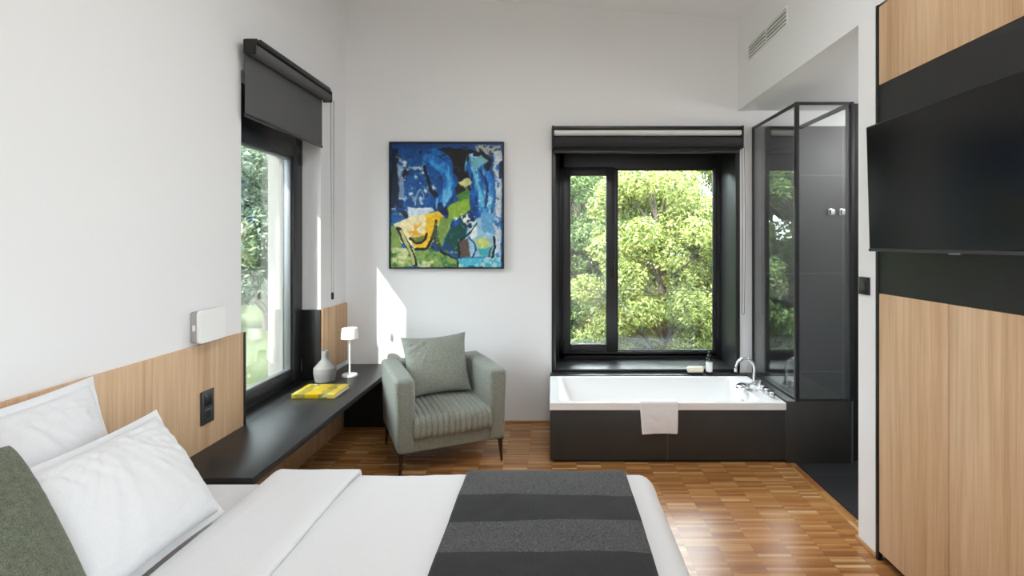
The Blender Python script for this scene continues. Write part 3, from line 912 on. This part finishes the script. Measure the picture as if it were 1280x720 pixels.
# armchair cushion
cc, ss = math.cos(CA), math.sin(CA)
lx, ly, lz = -0.012, 0.12, 0.645
ex = Vector((cc, ss, 0)); tilt = R(21)
back = Vector((-ss, cc, 0))
ey = back * math.sin(tilt) + Vector((0, 0, 1)) * math.cos(tilt)
ez = ex.cross(ey)
mx = Matrix.Translation((-0.843 + lx * cc - ly * ss, 3.947 + lx * ss + ly * cc, lz)) @ Matrix((ex, ey, ez)).transposed().to_4x4() @ Matrix.Rotation(R(1), 4, 'Z')
put_pillow('cushion', 'sage green square cushion resting in the armchair', 'cushion', M['sage_light'], mx, 0.515, 0.47, 0.18, 0.0, 13.0, wr=0.006, ear=0.10)

# ------------------------------------------------------------------ things on the shelf
VX, VY = -1.768, 4.025
m = MB()
prof = [(0.0, 0), (0.068, 0.0), (0.072, 0.003)]
for k in range(16):
    z = 0.006 + 0.0062 * k
    rr = 0.0735 + 0.010 * min(1, k / 9)
    prof += [(rr - 0.0012, z), (rr, z + 0.0022), (rr, z + 0.0045), (rr - 0.0012, z + 0.0058)]
prof += [(0.0825, 0.106), (0.0795, 0.110)] + [(0.0795 - 0.050 * k / 10, 0.110 + 0.058 * k / 10) for k in range(1, 11)]
prof += [(0.0272, 0.176), (0.0262, 0.186), (0.0258, 0.215), (0.0268, 0.236), (0.0255, 0.238), (0.0225, 0.237), (0.021, 0.22), (0.02, 0.14)]
m.lathe(prof, (VX, VY, 0.52), 40)
tag(m.build('vase', M['stoneware'], smooth=50), 'grey ribbed stoneware vase with a narrow neck beside the window frame', 'vase')

bk_ = thing('book', 'thick yellow covered book lying on the black shelf by the vase', 'book', (-1.65, 3.70, 0.52))
m = MB(); m.box(-1.80, -1.50, 3.57, 3.83, 0.5205, 0.5235, 0.001); m.box(-1.80, -1.50, 3.57, 3.83, 0.5485, 0.5515, 0.001); m.box(-1.80, -1.50, 3.568, 3.572, 0.5205, 0.5515, 0.001)
m.build('cover', M['cover'], bk_)
MB().box(-1.795, -1.504, 3.572, 3.825, 0.5235, 0.5485).build('page_block', M['paper'], bk_)

LX, LY = -1.632, 4.17
lp = thing('table_lamp', 'slim white table lamp with small drum shade on the black shelf', 'lamp', (LX, LY, 0.52))
m = MB(); m.lathe([(0.058, 0), (0.061, 0.003), (0.061, 0.014), (0.055, 0.020), (0.01, 0.023)], (LX, LY, 0.52), 36); m.build('base', M['white_plastic'], lp)
m = MB().cyl((LX, LY, 0.535), (LX, LY, 0.84), 0.0075, seg=16); m.build('stem', M['white_plastic'], lp)
m = MB(); m.lathe([(0.060, 0.305), (0.067, 0.306), (0.061, 0.385), (0.058, 0.390), (0.004, 0.391)], (LX, LY, 0.52), 36, cap=False); m.lathe([(0.060, 0.305), (0.0575, 0.370), (0.002, 0.375)], (LX, LY, 0.52), 36, cap=False)
m.build('lamp_shade', M['bulb'], lp)
m = MB(); m.cyl((LX, LY, 0.825), (LX, LY, 0.835), 0.018, 0.022, 18); m.build('socket_collar', M['white_plastic'], lp)

# ------------------------------------------------------------------ wall fittings
bxw = thing('wall_box', 'white rounded box mounted on the wall just above the headboard panel', 'wall box', (-1.81, 2.71, 1.09))
m = MB(); m.ring_loft([[(xx, a, b) for a, b, c in rrect(2.61 + e, 2.82 - e, 1.082 + e, 1.252 - e, 0.022, 0)] for xx, e in ((-1.795, 0.0), (-1.783, 0.0), (-1.779, 0.004))]); fc = m.build('front_cover', M['white_plastic'], bxw)
m = MB(); m.box(-1.835, -1.793, 2.618, 2.81, 1.088, 1.246, 0.008, 2); m.build('housing', M['grey_plastic'], bxw)
m = MB(); m.box(-1.82, -1.806, 2.612, 2.62, 1.15, 1.18, 0.002); m.build('side_button', M['white_plastic'], bxw)

sk_ = thing('power_socket', 'dark grey double socket plate in the oak headboard panel', 'socket', (-1.815, 2.72, 0.64))
m = MB(); m.box(-1.82, -1.811, 2.672, 2.772, 0.648, 0.822, 0.002); m.build('cover_plate', M['dark_plastic'], sk_)
m = MB(); m.box(-1.812, -1.808, 2.692, 2.752, 0.742, 0.802, 0.002); m.build('rocker', M['black_plastic'], sk_)
m = MB(); m.box(-1.812, -1.8085, 2.692, 2.752, 0.668, 0.728, 0.002); m.build('socket_insert', M['dark_plastic'], sk_)
m = MB(); m.cyl((-1.8095, 2.722, 0.698), (-1.8075, 2.722, 0.698), 0.021, 0.021, 24); m.build('socket_well', M['gasket'], sk_)

sw = thing('light_switch', 'black light switch on the white pier beside the cabinet', 'switch', (1.648, 2.72, 1.32))
m = MB(); m.box(1.641, 1.65, 2.678, 2.768, 1.325, 1.418, 0.002); m.build('cover_plate', M['black_plastic'], sw)
m = MB(); m.box(1.637, 1.642, 2.706, 2.740, 1.35, 1.393, 0.002); m.build('rocker', M['dark_plastic'], sw)

vt = thing('air_vent', 'white slatted air vent high in the bulkhead above the bathtub', 'vent', (1.645, 3.97, 3.12))
m = MB(); frame_rect(m, 3.613, 4.333, 3.12, 3.262, 0.014, 1.642, 1.65, 'X', 0.001); m.box(1.642, 1.65, 3.966, 3.980, 3.13, 3.25, 0.001); m.build('vent_frame', M['white_plastic'], vt)
m = MB(); m.box(1.6485, 1.6498, 3.62, 4.33, 3.125, 3.257); m.build('backing', M['gasket'], vt)
for a, b in ((3.627, 3.966), (3.98, 4.319)):
    for k in range(4):
        z = 3.150 + 0.0275 * k
        mtx = Matrix.Translation((1.643, 0, z)) @ Matrix.Rotation(R(28), 4, 'Y')
        MB().box(-0.007, 0.007, a, b, -0.0045, 0.0045, 0.001, 1, mtx).build('slat', M['white_plastic'], vt)

# ------------------------------------------------------------------ television
tv = thing('television', 'large black flat television on the black band of the right cabinet', 'television', (1.6, 2.0, 1.56))
def tvm(dx=0): return Matrix.Translation((1.566 + dx, 0, 1.56)) @ Matrix.Rotation(R(-1.6), 4, 'Y')
m = MB(); m.box(0.0, 0.028, 1.46, 2.55, 0.0, 0.608, 0.003, 2, tvm()); m.build('casing', M['black_plastic'], tv)
m = MB(); m.box(-0.0012, 0.004, 1.466, 2.544, 0.012, 0.602, 0.0005, 1, tvm()); m.build('screen', M['screen'], tv)
m = MB(); m.box(-0.004, 0.004, 1.46, 2.55, -0.004, 0.010, 0.001, 1, tvm()); m.build('lower_bezel', M['dark_plastic'], tv)
m = MB(); m.box(-0.006, 0.006, 1.975, 2.035, -0.009, -0.001, 0.001, 1, tvm()); m.build('badge', M['alu'], tv)
m = MB(); m.box(0.026, 0.075, 1.8, 2.2, 0.2, 0.42, 0.004, 2, tvm()); m.build('wall_bracket', M['black_metal'], tv)

# ------------------------------------------------------------------ blinds
b1 = thing('roller_blind', 'grey roller blind half lowered over the left window', 'roller blind', (-1.78, 3.52, 2.34))
for y in (3.005, 4.045):
    MB().box(-1.792, -1.722, y - 0.010, y + 0.012, 2.695, 2.782, 0.006).build('end_bracket', M['black_plastic'], b1)
m = MB(); m.box(-1.792, -1.722, 3.015, 4.035, 2.768, 2.79, 0.003); m.box(XL, -1.78, 3.45, 3.62, 2.755, 2.785, 0.002); m.box(-1.728, -1.718, 3.05, 4.01, 2.775, 2.797, 0.002); m.build('head_rail', M['black_metal'], b1)
m = MB(); m.cyl((-1.757, 3.015, 2.733), (-1.757, 4.035, 2.733), 0.036, 0.036, 32); m.build('fabric_roll', M['blind'], b1)
m = MB(); m.box(-1.7945, -1.7925, 3.02, 4.03, 2.355, 2.735); m.build('fabric', M['blind'], b1)
m = MB(); m.box(-1.801, -1.786, 3.018, 4.032, 2.335, 2.357, 0.004); m.build('bottom_bar', M['black_metal'], b1)
def chain(p0, p1, r=0.003):
    n = int((Vector(p1) - Vector(p0)).length / 0.004)
    pts = [Vector(p0).lerp(Vector(p1), k / n) for k in range(n + 1)]
    rs = [r * (1.0 if k % 3 != 0 else 0.35) for k in range(n + 1)]
    return MB().tube(pts, rs, 6)
for x, y in ((-1.738, 4.06), (-1.712, 4.056)):
    chain((x, y, 2.71), (x + (0.006 if x < -1.72 else -0.004), y, 1.19)).build('pull_chain', M['chain'], b1)
m = MB(); m.lathe([(0.004, 0), (0.011, 0.004), (0.012, 0.05), (0.006, 0.058)], (-1.724, 4.058, 1.15), 16); m.build('chain_weight', M['black_plastic'], b1)

b2 = thing('roller_blind', 'dark roller blind rolled up at the top of the back window', 'roller blind', (0.83, 4.55, 2.38))
BY = 4.53
m = MB(); m.box(0.008, 1.668, BY - 0.012, D, 2.592, 2.618, 0.003); m.build('head_rail', M['black_metal'], b2)
for x in (0.008, 1.66):
    MB().box(x - 0.008, x + 0.010, BY - 0.04, D, 2.42, 2.618, 0.006).build('end_bracket', M['black_plastic'], b2)
m = MB(); m.cyl((0.02, BY - 0.012, 2.556), (1.65, BY - 0.012, 2.556), 0.025, 0.025, 28); m.build('white_fabric_roll', M['blind_white'], b2)
m = MB(); m.cyl((0.02, BY, 2.478), (1.65, BY, 2.478), 0.048, 0.048, 32); m.build('fabric_roll', M['blind_dark'], b2)
m = MB(); m.box(0.02, 1.65, BY + 0.02, BY + 0.03, 2.40, 2.47); m.build('fabric', M['blind_dark'], b2)
m = MB(); m.box(0.02, 1.65, BY + 0.012, BY + 0.038, 2.385, 2.405, 0.005); m.build('bottom_bar', M['black_metal'], b2)
for dx in (0.0, 0.022):
    n = 60
    pts = [(1.675 + dx + 0.008 * math.sin(k / n * PI), 4.56 - 0.01 * dx, 2.44 - 1.46 * k / n) for k in range(n + 1)]
    MB().tube(pts, 0.0018, 6).build('pull_chain', M['dark_plastic'], b2)
MB().tube([(1.675 + 0.011 - 0.011 * math.cos(PI * k / 8), 4.56, 0.98 - 0.016 * math.sin(PI * k / 8)) for k in range(9)], 0.0018, 6).build('chain_loop', M['dark_plastic'], b2)

# ------------------------------------------------------------------ painting
def paint_canvas(nx=260, ny=288):
    xs = np.linspace(78, 597, nx); ys = np.linspace(78, 657, ny)
    X, Y = np.meshgrid(xs, ys)
    def fbm(scale, seed, oct=4, sx=1.0, sy=1.0):
        r = np.random.default_rng(seed); out = np.zeros_like(X); amp = 1.0; tot = 0
        for o in range(oct):
            s = scale / 2 ** o
            gx = X * sx / s; gy = Y * sy / s
            tab = r.random((64, 64))
            i = np.floor(gx).astype(int); j = np.floor(gy).astype(int)
            fx = gx - i; fy = gy - j
            fx = fx * fx * (3 - 2 * fx); fy = fy * fy * (3 - 2 * fy)
            g = lambda a, b: tab[(a % 64), (b % 64)]
            out += amp * ((g(i, j) * (1 - fx) + g(i + 1, j) * fx) * (1 - fy) + (g(i, j + 1) * (1 - fx) + g(i + 1, j + 1) * fx) * fy)
            tot += amp; amp *= 0.55
        return out / tot
    n1 = fbm(60, 1); n2 = fbm(24, 2); n3 = fbm(90, 3); n4 = fbm(12, 4, 3)
    wx = (fbm(50, 5) - 0.5) * 30; wy = (fbm(50, 6) - 0.5) * 30
    vs = fbm(40, 8, 4, 2.2, 0.35); ds = fbm(34, 9, 4, 1.0, 1.0)
    PX, PY = X + wx, Y + wy
    col = np.zeros(X.shape + (3,)); col[:] = (8, 70, 138)
    def blend(mask, c):
        m = np.clip(mask, 0, 1)[..., None]
        col[:] = col * (1 - m) + np.array(c, float) * m
    def soft(d, wd=3.0): return np.clip(0.5 - d / wd, 0, 1)
    def poly(pts):
        inside = np.zeros(X.shape, bool); dist = np.full(X.shape, 1e9)
        n = len(pts)
        for i in range(n):
            (xa, ya), (xb, yb) = pts[i], pts[(i + 1) % n]
            cond = (ya > PY) != (yb > PY)
            with np.errstate(divide='ignore', invalid='ignore'):
                xi = (xb - xa) * (PY - ya) / (yb - ya + 1e-9) + xa
            inside ^= cond & (PX < xi)
            dist = np.minimum(dist, seg(xa, ya, xb, yb))
        return np.where(inside, -dist, dist)
    def seg(xa, ya, xb, yb):
        dx, dy_ = xb - xa, yb - ya
        t = np.clip(((PX - xa) * dx + (PY - ya) * dy_) / (dx * dx + dy_ * dy_ + 1e-9), 0, 1)
        return np.hypot(PX - xa - t * dx, PY - ya - t * dy_)
    def stroke(pts, w_):
        if len(pts) > 2:
            P = [np.array(q, float) for q in pts]; P = [2 * P[0] - P[1]] + P + [2 * P[-1] - P[-2]]
            sm = []
            for i in range(1, len(P) - 2):
                for k in range(6):
                    q = k / 6
                    sm.append(tuple(0.5 * (2 * P[i] + (P[i + 1] - P[i - 1]) * q + (2 * P[i - 1] - 5 * P[i] + 4 * P[i + 1] - P[i + 2]) * q * q + (3 * P[i] - P[i - 1] - 3 * P[i + 1] + P[i + 2]) * q ** 3)))
            pts = sm + [tuple(P[-2])]
        d = np.full(X.shape, 1e9)
        for a, b in zip(pts, pts[1:]): d = np.minimum(d, seg(*a, *b))
        return d - w_
    def mott(mask, c, nz, lo, hi): blend(mask * np.clip((nz - lo) / (hi - lo), 0, 1), c)
    one = np.ones(X.shape)
    mott(one, (8, 100, 180), n1, 0.42, 0.6)
    mott(one, (8, 30, 70), n2, 0.55, 0.72)
    ul = soft(poly([(78, 150), (250, 150), (290, 250), (280, 385), (78, 440)]), 20)
    mott(ul, (120, 160, 195), n2, 0.52, 0.75); mott(ul, (12, 24, 58), n1, 0.55, 0.7); mott(ul, (176, 200, 218), n2 * 0.7 + n4 * 0.3, 0.6, 0.72)
    blend(soft(poly([(78, 78), (110, 78), (106, 300), (92, 380), (78, 380)]), 6), (12, 22, 48))
    blend(soft(poly([(78, 78), (590, 78), (590, 92), (300, 96), (78, 100)]), 6), (14, 58, 120))
    blend(soft(poly([(106, 180), (132, 180), (136, 330), (112, 340)]), 8) * 0.8, (150, 172, 196))
    blend(soft(poly([(300, 100), (480, 112), (452, 190), (452, 300), (392, 318), (364, 250), (370, 180), (345, 130)]), 6), (14, 12, 20))
    blend(soft(stroke([(255, 150), (320, 190), (350, 250), (345, 310), (305, 370)], 30), 8), (8, 100, 184))
    blend(soft(stroke([(270, 165), (330, 215), (348, 270), (325, 340)], 11), 14), (52, 150, 220))
    blend(soft(stroke([(300, 376), (340, 395)], 20), 6), (12, 26, 70))
    arc = soft(stroke([(262, 155), (325, 200), (350, 255), (340, 310), (305, 365)], 27), 10)
    mott(arc, (96, 176, 226), vs, 0.56, 0.7); mott(arc, (6, 60, 130), vs, 0.46, 0.34)
    blend(soft(stroke([(236, 190), (256, 270), (290, 326)], 8), 5), (10, 18, 46))
    blend(soft(stroke([(182, 340), (215, 285), (236, 330)], 4), 5), (120, 160, 190))
    blend(soft(poly([(462, 84), (592, 84), (592, 150), (540, 130), (478, 118)]), 8), (168, 174, 178)); mott(soft(poly([(462, 84), (592, 84), (592, 150), (540, 130), (478, 118)]), 8), (40, 44, 52), n4, 0.5, 0.62)
    blend(soft(poly([(552, 110), (592, 110), (590, 640), (556, 640), (560, 300)]), 8), (196, 208, 216)); mott(soft(poly([(552, 110), (592, 110), (590, 640), (556, 640)]), 8), (38, 110, 180), n2, 0.52, 0.66)
    blend(soft(stroke([(470, 180), (480, 270), (510, 400)], 36), 8), (18, 96, 184))
    blend(soft(stroke([(520, 215), (535, 300), (530, 380)], 20), 8), (30, 120, 200))
    rt = soft(stroke([(468, 170), (490, 270), (520, 400)], 44), 8)
    mott(rt, (84, 172, 220), vs, 0.53, 0.66); mott(rt, (10, 40, 96), vs, 0.44, 0.34); mott(rt, (170, 206, 222), vs * 0.6 + n4 * 0.4, 0.6, 0.7)
    blend(soft(stroke([(462, 190), (484, 290), (500, 370)], 8), 8), (100, 190, 222)); blend(soft(stroke([(500, 200), (520, 300), (516, 380)], 6), 8), (20, 46, 110))
    blend(soft(stroke([(480, 168), (505, 150)], 24), 8), (110, 178, 196))
    blend(soft(stroke([(470, 128), (510, 128), (536, 158), (532, 200)], 8), 4), (12, 14, 20))
    blend(soft(stroke([(588, 170), (586, 240)], 8), 5), (14, 40, 90))
    blend(soft(poly([(345, 385), (400, 340), (436, 300), (440, 392), (400, 420), (350, 430)]), 6), (142, 178, 58))
    blend(soft(poly([(392, 320), (440, 290), (436, 335), (396, 350)]), 6), (70, 130, 50))
    blend(soft(poly([(384, 262), (430, 236), (454, 262), (420, 284)]), 6), (206, 214, 140))
    blend(soft(poly([(155, 382), (270, 372), (282, 392), (210, 430), (140, 424)]), 6), (204, 220, 232))
    blend(soft(poly([(98, 462), (160, 428), (300, 396), (330, 420), (300, 470), (262, 570), (190, 572), (160, 540), (120, 540)]), 5), (240, 226, 176))
    blend(soft(poly([(238, 412), (300, 398), (330, 424), (290, 470), (262, 572), (196, 574), (178, 540), (240, 500)]), 7), (234, 186, 26))
    mott(soft(poly([(150, 470), (240, 450), (250, 510), (170, 520)]), 10), (232, 170, 60), n2, 0.5, 0.62)
    blend(soft(poly([(310, 430), (366, 424), (344, 500), (320, 550), (284, 540)]), 6), (118, 150, 66))
    blend(soft(poly([(352, 480), (410, 440), (432, 480), (400, 560), (350, 600), (322, 570)]), 6), (10, 74, 66))
    blend(soft(poly([(322, 560), (346, 540), (372, 590), (340, 604)]), 6), (12, 60, 120))
    blend(soft(poly([(78, 470), (110, 470), (125, 560), (190, 580), (310, 580), (345, 615), (388, 620), (388, 657), (78, 657)]), 6), (128, 158, 78))
    gz = soft(poly([(78, 560), (388, 580), (388, 657), (78, 657)]), 8)
    mott(gz, (210, 214, 158), n1, 0.5, 0.62); mott(gz, (70, 120, 60), n2, 0.54, 0.66)
    blend(soft(poly([(388, 612), (592, 606), (592, 657), (388, 657)]), 5), (74, 178, 200)); mott(soft(poly([(388, 612), (592, 606), (592, 657), (388, 657)]), 5), (170, 214, 220), n2, 0.5, 0.62)
    blend(soft(poly([(430, 470), (480, 430), (556, 412), (560, 520), (548, 606), (420, 606)]), 6), (150, 192, 214))
    blend(soft(poly([(490, 410), (556, 404), (560, 500), (510, 500)]), 6), (96, 160, 204))
    blend(soft(poly([(440, 480), (474, 462), (480, 520), (450, 530)]), 6), (224, 232, 234))
    blend(soft(poly([(470, 530), (520, 516), (546, 548), (490, 574)]), 6), (196, 208, 120)); blend(soft(poly([(480, 570), (548, 560), (548, 604), (490, 604)]), 6), (60, 170, 180))
    blend(soft(poly([(386, 590), (404, 540), (436, 524), (446, 604), (400, 606)]), 6), (92, 74, 66))
    blend(soft(stroke([(392, 606), (404, 540), (440, 500), (470, 455)], 4), 3), (14, 14, 20))
    blend(soft(stroke([(440, 520), (470, 560), (456, 604)], 4), 3), (20, 60, 120))
    blend(soft(stroke([(556, 516), (560, 560), (554, 606)], 5), 3), (12, 12, 18)); blend(soft(stroke([(540, 570), (536, 604)], 4), 3), (120, 30, 30))
    blend(soft(stroke([(404, 420), (430, 440), (440, 470)], 6), 4), (20, 30, 40)); mott(soft(stroke([(392, 420), (450, 440)], 20), 8), (220, 228, 226), n4, 0.5, 0.6)
    blend(soft(stroke([(116, 484), (160, 570), (190, 648)], 13), 3), (14, 16, 14)); blend(soft(stroke([(124, 490), (158, 570), (184, 646)], 8), 3), (190, 190, 110))
    blend(soft(stroke([(290, 440), (272, 510), (250, 570), (192, 574)], 6), 3), (12, 14, 16)); blend(soft(poly([(286, 440), (298, 470), (280, 530), (262, 520)]), 4), (60, 70, 30))
    blend(soft(stroke([(166, 520), (200, 544), (232, 540), (250, 500)], 6), 3), (16, 16, 12)); blend(soft(poly([(176, 522), (238, 512), (226, 540), (196, 540)]), 4), (110, 120, 30))
    blend(soft(stroke([(306, 562), (322, 590), (352, 612), (384, 616), (386, 655)], 4), 3), (14, 16, 16))
    blend(soft(stroke([(130, 404), (150, 424)], 8), 4), (16, 20, 34)); mott(soft(stroke([(290, 520), (300, 560)], 14), 6), (40, 50, 30), n4, 0.45, 0.6)
    col[:] = col * (0.86 + 0.3 * (n4[..., None] - 0.0) * 0.9)
    mott(one * 0.5, (225, 230, 232), n4 * 0.5 + n2 * 0.5, 0.66, 0.78)
    return np.clip(col, 0, 255), (n4 - 0.5), nx, ny

PXa, PXb, PZa, PZb = -1.434, -0.424, 1.368, 2.486
pt = thing('painting', 'blue and yellow abstract painting in a thin black frame on the back wall', 'painting', ((PXa + PXb) / 2, 4.57, PZa))
m = MB(); frame_rect(m, PXa, PXb, PZa, PZb, 0.013, 4.543, 4.585, 'Y', 0.001); m.box(PXa + 0.05, PXb - 0.05, 4.575, D, PZa + 0.1, PZb - 0.1); m.build('picture_frame', M['black_panel'], pt)
colr, hgt, nx, ny = paint_canvas()
cx0, cx1, cz0, cz1 = PXa + 0.012, PXb - 0.012, PZa + 0.012, PZb - 0.012
verts = []
for j in range(ny):
    for i in range(nx):
        verts.append((cx0 + (cx1 - cx0) * i / (nx - 1), 4.555 - 0.0025 * float(hgt[j, i]), cz1 + (cz0 - cz1) * j / (ny - 1)))
front_n = len(verts)
faces = [(j * nx + i, (j + 1) * nx + i, (j + 1) * nx + i + 1, j * nx + i + 1) for j in range(ny - 1) for i in range(nx - 1)]
b0 = len(verts)
verts += [(cx0, 4.575, cz1), (cx0, 4.575, cz0), (cx1, 4.575, cz0), (cx1, 4.575, cz1)]
faces.append((b0 + 3, b0 + 2, b0 + 1, b0))
me = bpy.data.meshes.new('canvas')
off = Vector(pt.location)
me.from_pydata([tuple(Vector(v) - off) for v in verts], [], faces)
ca = me.color_attributes.new('paint', 'FLOAT_COLOR', 'POINT')
lc = (colr / 255.0); lc = np.where(lc <= 0.04045, lc / 12.92, ((lc + 0.055) / 1.055) ** 2.4).reshape(-1, 3)
buf = np.ones((len(verts), 4), dtype=np.float32); buf[:front_n, :3] = lc; buf[front_n:, :3] = 0.4
ca.data.foreach_set('color', buf.ravel())
t = NT('oil_paint'); t.set(rough=0.45, spec=0.4)
at = t.node('ShaderNodeAttribute', attribute_name='paint'); t.base(at.outputs['Color'])
t.bump(t.noise(t.coord(), 90, 3), 0.15, 0.002)
me.materials.append(t.m)
co = bpy.data.objects.new('canvas', me); C.objects.link(co); co.parent = pt

# ------------------------------------------------------------------ garden
GZ = -1.0
lw = MB(); lw.grid(lambda u, v: (-45 + 90 * u, -18 + 78 * v, GZ + 0.10 * noise.noise(Vector((u * 18, v * 16, 0)))), 60, 60)
ln = lw.build('lawn', M['lawn'], smooth=180); ln['kind'] = 'structure'
struct(MB().box(XO, 3.4, YN - 0.3, D + 0.52, GZ - 0.3, -0.1).build('wall_plinth', M['facade']))

def leaves(name, mat, parent, clumps, n, size, seed):
    r = np.random.default_rng(seed)
    cl = np.array(clumps)                       # x,y,z,rad
    wgt = cl[:, 3] ** 2; wgt /= wgt.sum()
    idx = r.choice(len(cl), n, p=wgt)
    d = r.normal(size=(n, 3)); d /= np.linalg.norm(d, axis=1)[:, None]
    rad = cl[idx, 3] * (0.55 + 0.5 * r.random(n) ** 0.6)
    c = cl[idx, :3] + d * rad[:, None] * np.array([1, 1, 0.8])
    # leaf frame: normal leaning outwards and up
    nrm = d * 0.7 + r.normal(size=(n, 3)) * 0.55 + np.array([0, 0, 0.5]); nrm /= np.linalg.norm(nrm, axis=1)[:, None]
    a = r.normal(size=(n, 3)); tx = np.cross(nrm, a); tx /= np.linalg.norm(tx, axis=1)[:, None]
    ty = np.cross(nrm, tx)
    s = size * (0.6 + 0.8 * r.random(n))
    L = (tx * s[:, None]); Wd = (ty * (s * 0.36)[:, None]); dr = nrm * (s * 0.18)[:, None]
    v = np.stack([c - L, c - L * 0.1 + Wd, c + L - dr, c - L * 0.1 - Wd, c - L * 0.05 + dr * 0.5], axis=1).reshape(-1, 3)
    v -= np.array(parent.location)
    k = np.arange(n)[:, None] * 5
    fc_ = np.concatenate([k + 0, k + 4, k + 1, k + 4, k + 2, k + 1, k + 0, k + 3, k + 4, k + 4, k + 3, k + 2], axis=1).reshape(-1, 3)
    me = bpy.data.meshes.new(name)
    me.vertices.add(len(v)); me.vertices.foreach_set('co', v.astype(np.float32).ravel())
    me.loops.add(fc_.size); me.loops.foreach_set('vertex_index', fc_.astype(np.int32).ravel())
    me.polygons.add(len(fc_)); me.polygons.foreach_set('loop_start', (np.arange(len(fc_)) * 3).astype(np.int32))
    me.update(calc_edges=True); me.validate()
    at = me.attributes.new('shade', 'FLOAT', 'POINT')
    sv = np.clip(0.5 + 0.34 * r.normal(size=n), 0, 1)
    at.data.foreach_set('value', np.repeat(sv, 5).astype(np.float32))
    me.materials.append(mat)
    o = bpy.data.objects.new(name, me); C.objects.link(o); o.parent = parent
    return o

def tree(name, label, x, y, z0, z1, rad, mat, n, size, seed, nclump=60, group=None):
    r = random.Random(seed)
    t = thing(name, label, 'tree', (x, y, GZ), 0, group)
    mid = (z0 + z1) / 2; hh = (z1 - z0) / 2
    clumps = []
    br = MB(); tr = MB()
    top = Vector((x + r.uniform(-.3, .3), y, z1 - 0.35 * hh))
    base = Vector((x, y, GZ - 0.05))
    pts = [base.lerp(top, k / 8) + Vector((r.uniform(-.06, .06), r.uniform(-.06, .06), 0)) * (k > 0) for k in range(9)]
    tr.tube(pts, [0.085 - 0.008 * k for k in range(9)], 10)
    for i in range(nclump):
        while True:
            q = Vector((r.uniform(-1, 1), r.uniform(-1, 1), r.uniform(-1, 1)))
            if (abs(q.x) ** 2.6 + abs(q.y) ** 2.6 + abs(q.z) ** 2.6) < 1: break
        c = (x + rad * q.x, y + rad * 0.75 * q.y, mid + hh * q.z, r.uniform(0.16, 0.30) * rad)
        clumps.append(c)
        if i % 2: continue
        k = min(1, max(0.12, (c[2] - GZ - 0.8) / (top.z - GZ)))
        p0 = base.lerp(top, k); p2 = Vector(c[:3]); p1 = p0.lerp(p2, 0.5) + Vector((0, 0, r.uniform(0.05, 0.25)))
        br.tube([p0, p0.lerp(p1, .5), p1, p1.lerp(p2, .5) + Vector((r.uniform(-.1, .1), 0, r.uniform(-.1, .1))), p2, p2 + (p2 - p1) * 0.4], [0.03, 0.024, 0.019, 0.013, 0.008, 0.003], 6)
    tr.build('trunk', M['bark'], t)
    br.build('branches', M['bark'], t)
    leaves('foliage', mat, t, clumps, n, size, seed)
    return t
T = 'leafy_tree'
tree(T, 'bright yellow-green leafy tree filling the large pane of the back window', 2.1, 9.4, -1.35, 3.35, 1.5, M['leaf_bright'], 100000, 0.036, 21, 110)
tree(T, 'bright leafy tree at the right edge of the back window', 4.2, 11.8, -1.0, 4.9, 1.75, M['leaf_bright'], 80000, 0.042, 22, 90)
tree(T, 'mid green tree seen through the narrow sash of the back window', 0.55, 12.2, -1.0, 4.0, 1.4, M['leaf_mid'], 80000, 0.042, 23, 90)
tree(T, 'deep green tree standing behind the bright trees outside the back window', 2.6, 15.8, -1.0, 4.4, 2.4, M['leaf_mid'], 70000, 0.06, 24, 80)
tree(T, 'green tree seen through upper part of the left window', -5.2, 9.8, -0.2, 4.6, 1.9, M['leaf_hazed'], 60000, 0.05, 25, 60)
tree(T, 'green tree far behind the corner between the two windows', -2.8, 14.8, -0.9, 4.8, 2.2, M['leaf_mid'], 50000, 0.065, 27, 50)
tree(T, 'deep green tree far out beyond the left sash of the back window', -1.4, 22.5, -0.9, 5.6, 2.8, M['leaf_deep'], 40000, 0.10, 28, 50)
tree(T, 'distant green tree seen far out through the left window', -8.6, 15.5, -0.6, 5.4, 2.6, M['leaf_hazed'], 40000, 0.09, 26, 50)
tree(T, 'remote haze-paled green tree at the far edge of the lawn through the left window', -13.0, 23.0, -0.8, 8.0, 4.2, M['leaf_hazed'], 40000, 0.14, 29, 50)
tree(T, 'slim green tree mirrored in the glass shower screen, outside beyond the painting', -1.55, 11.0, -1.0, 4.2, 1.1, M['leaf_mid'], 70000, 0.06, 31, 70)
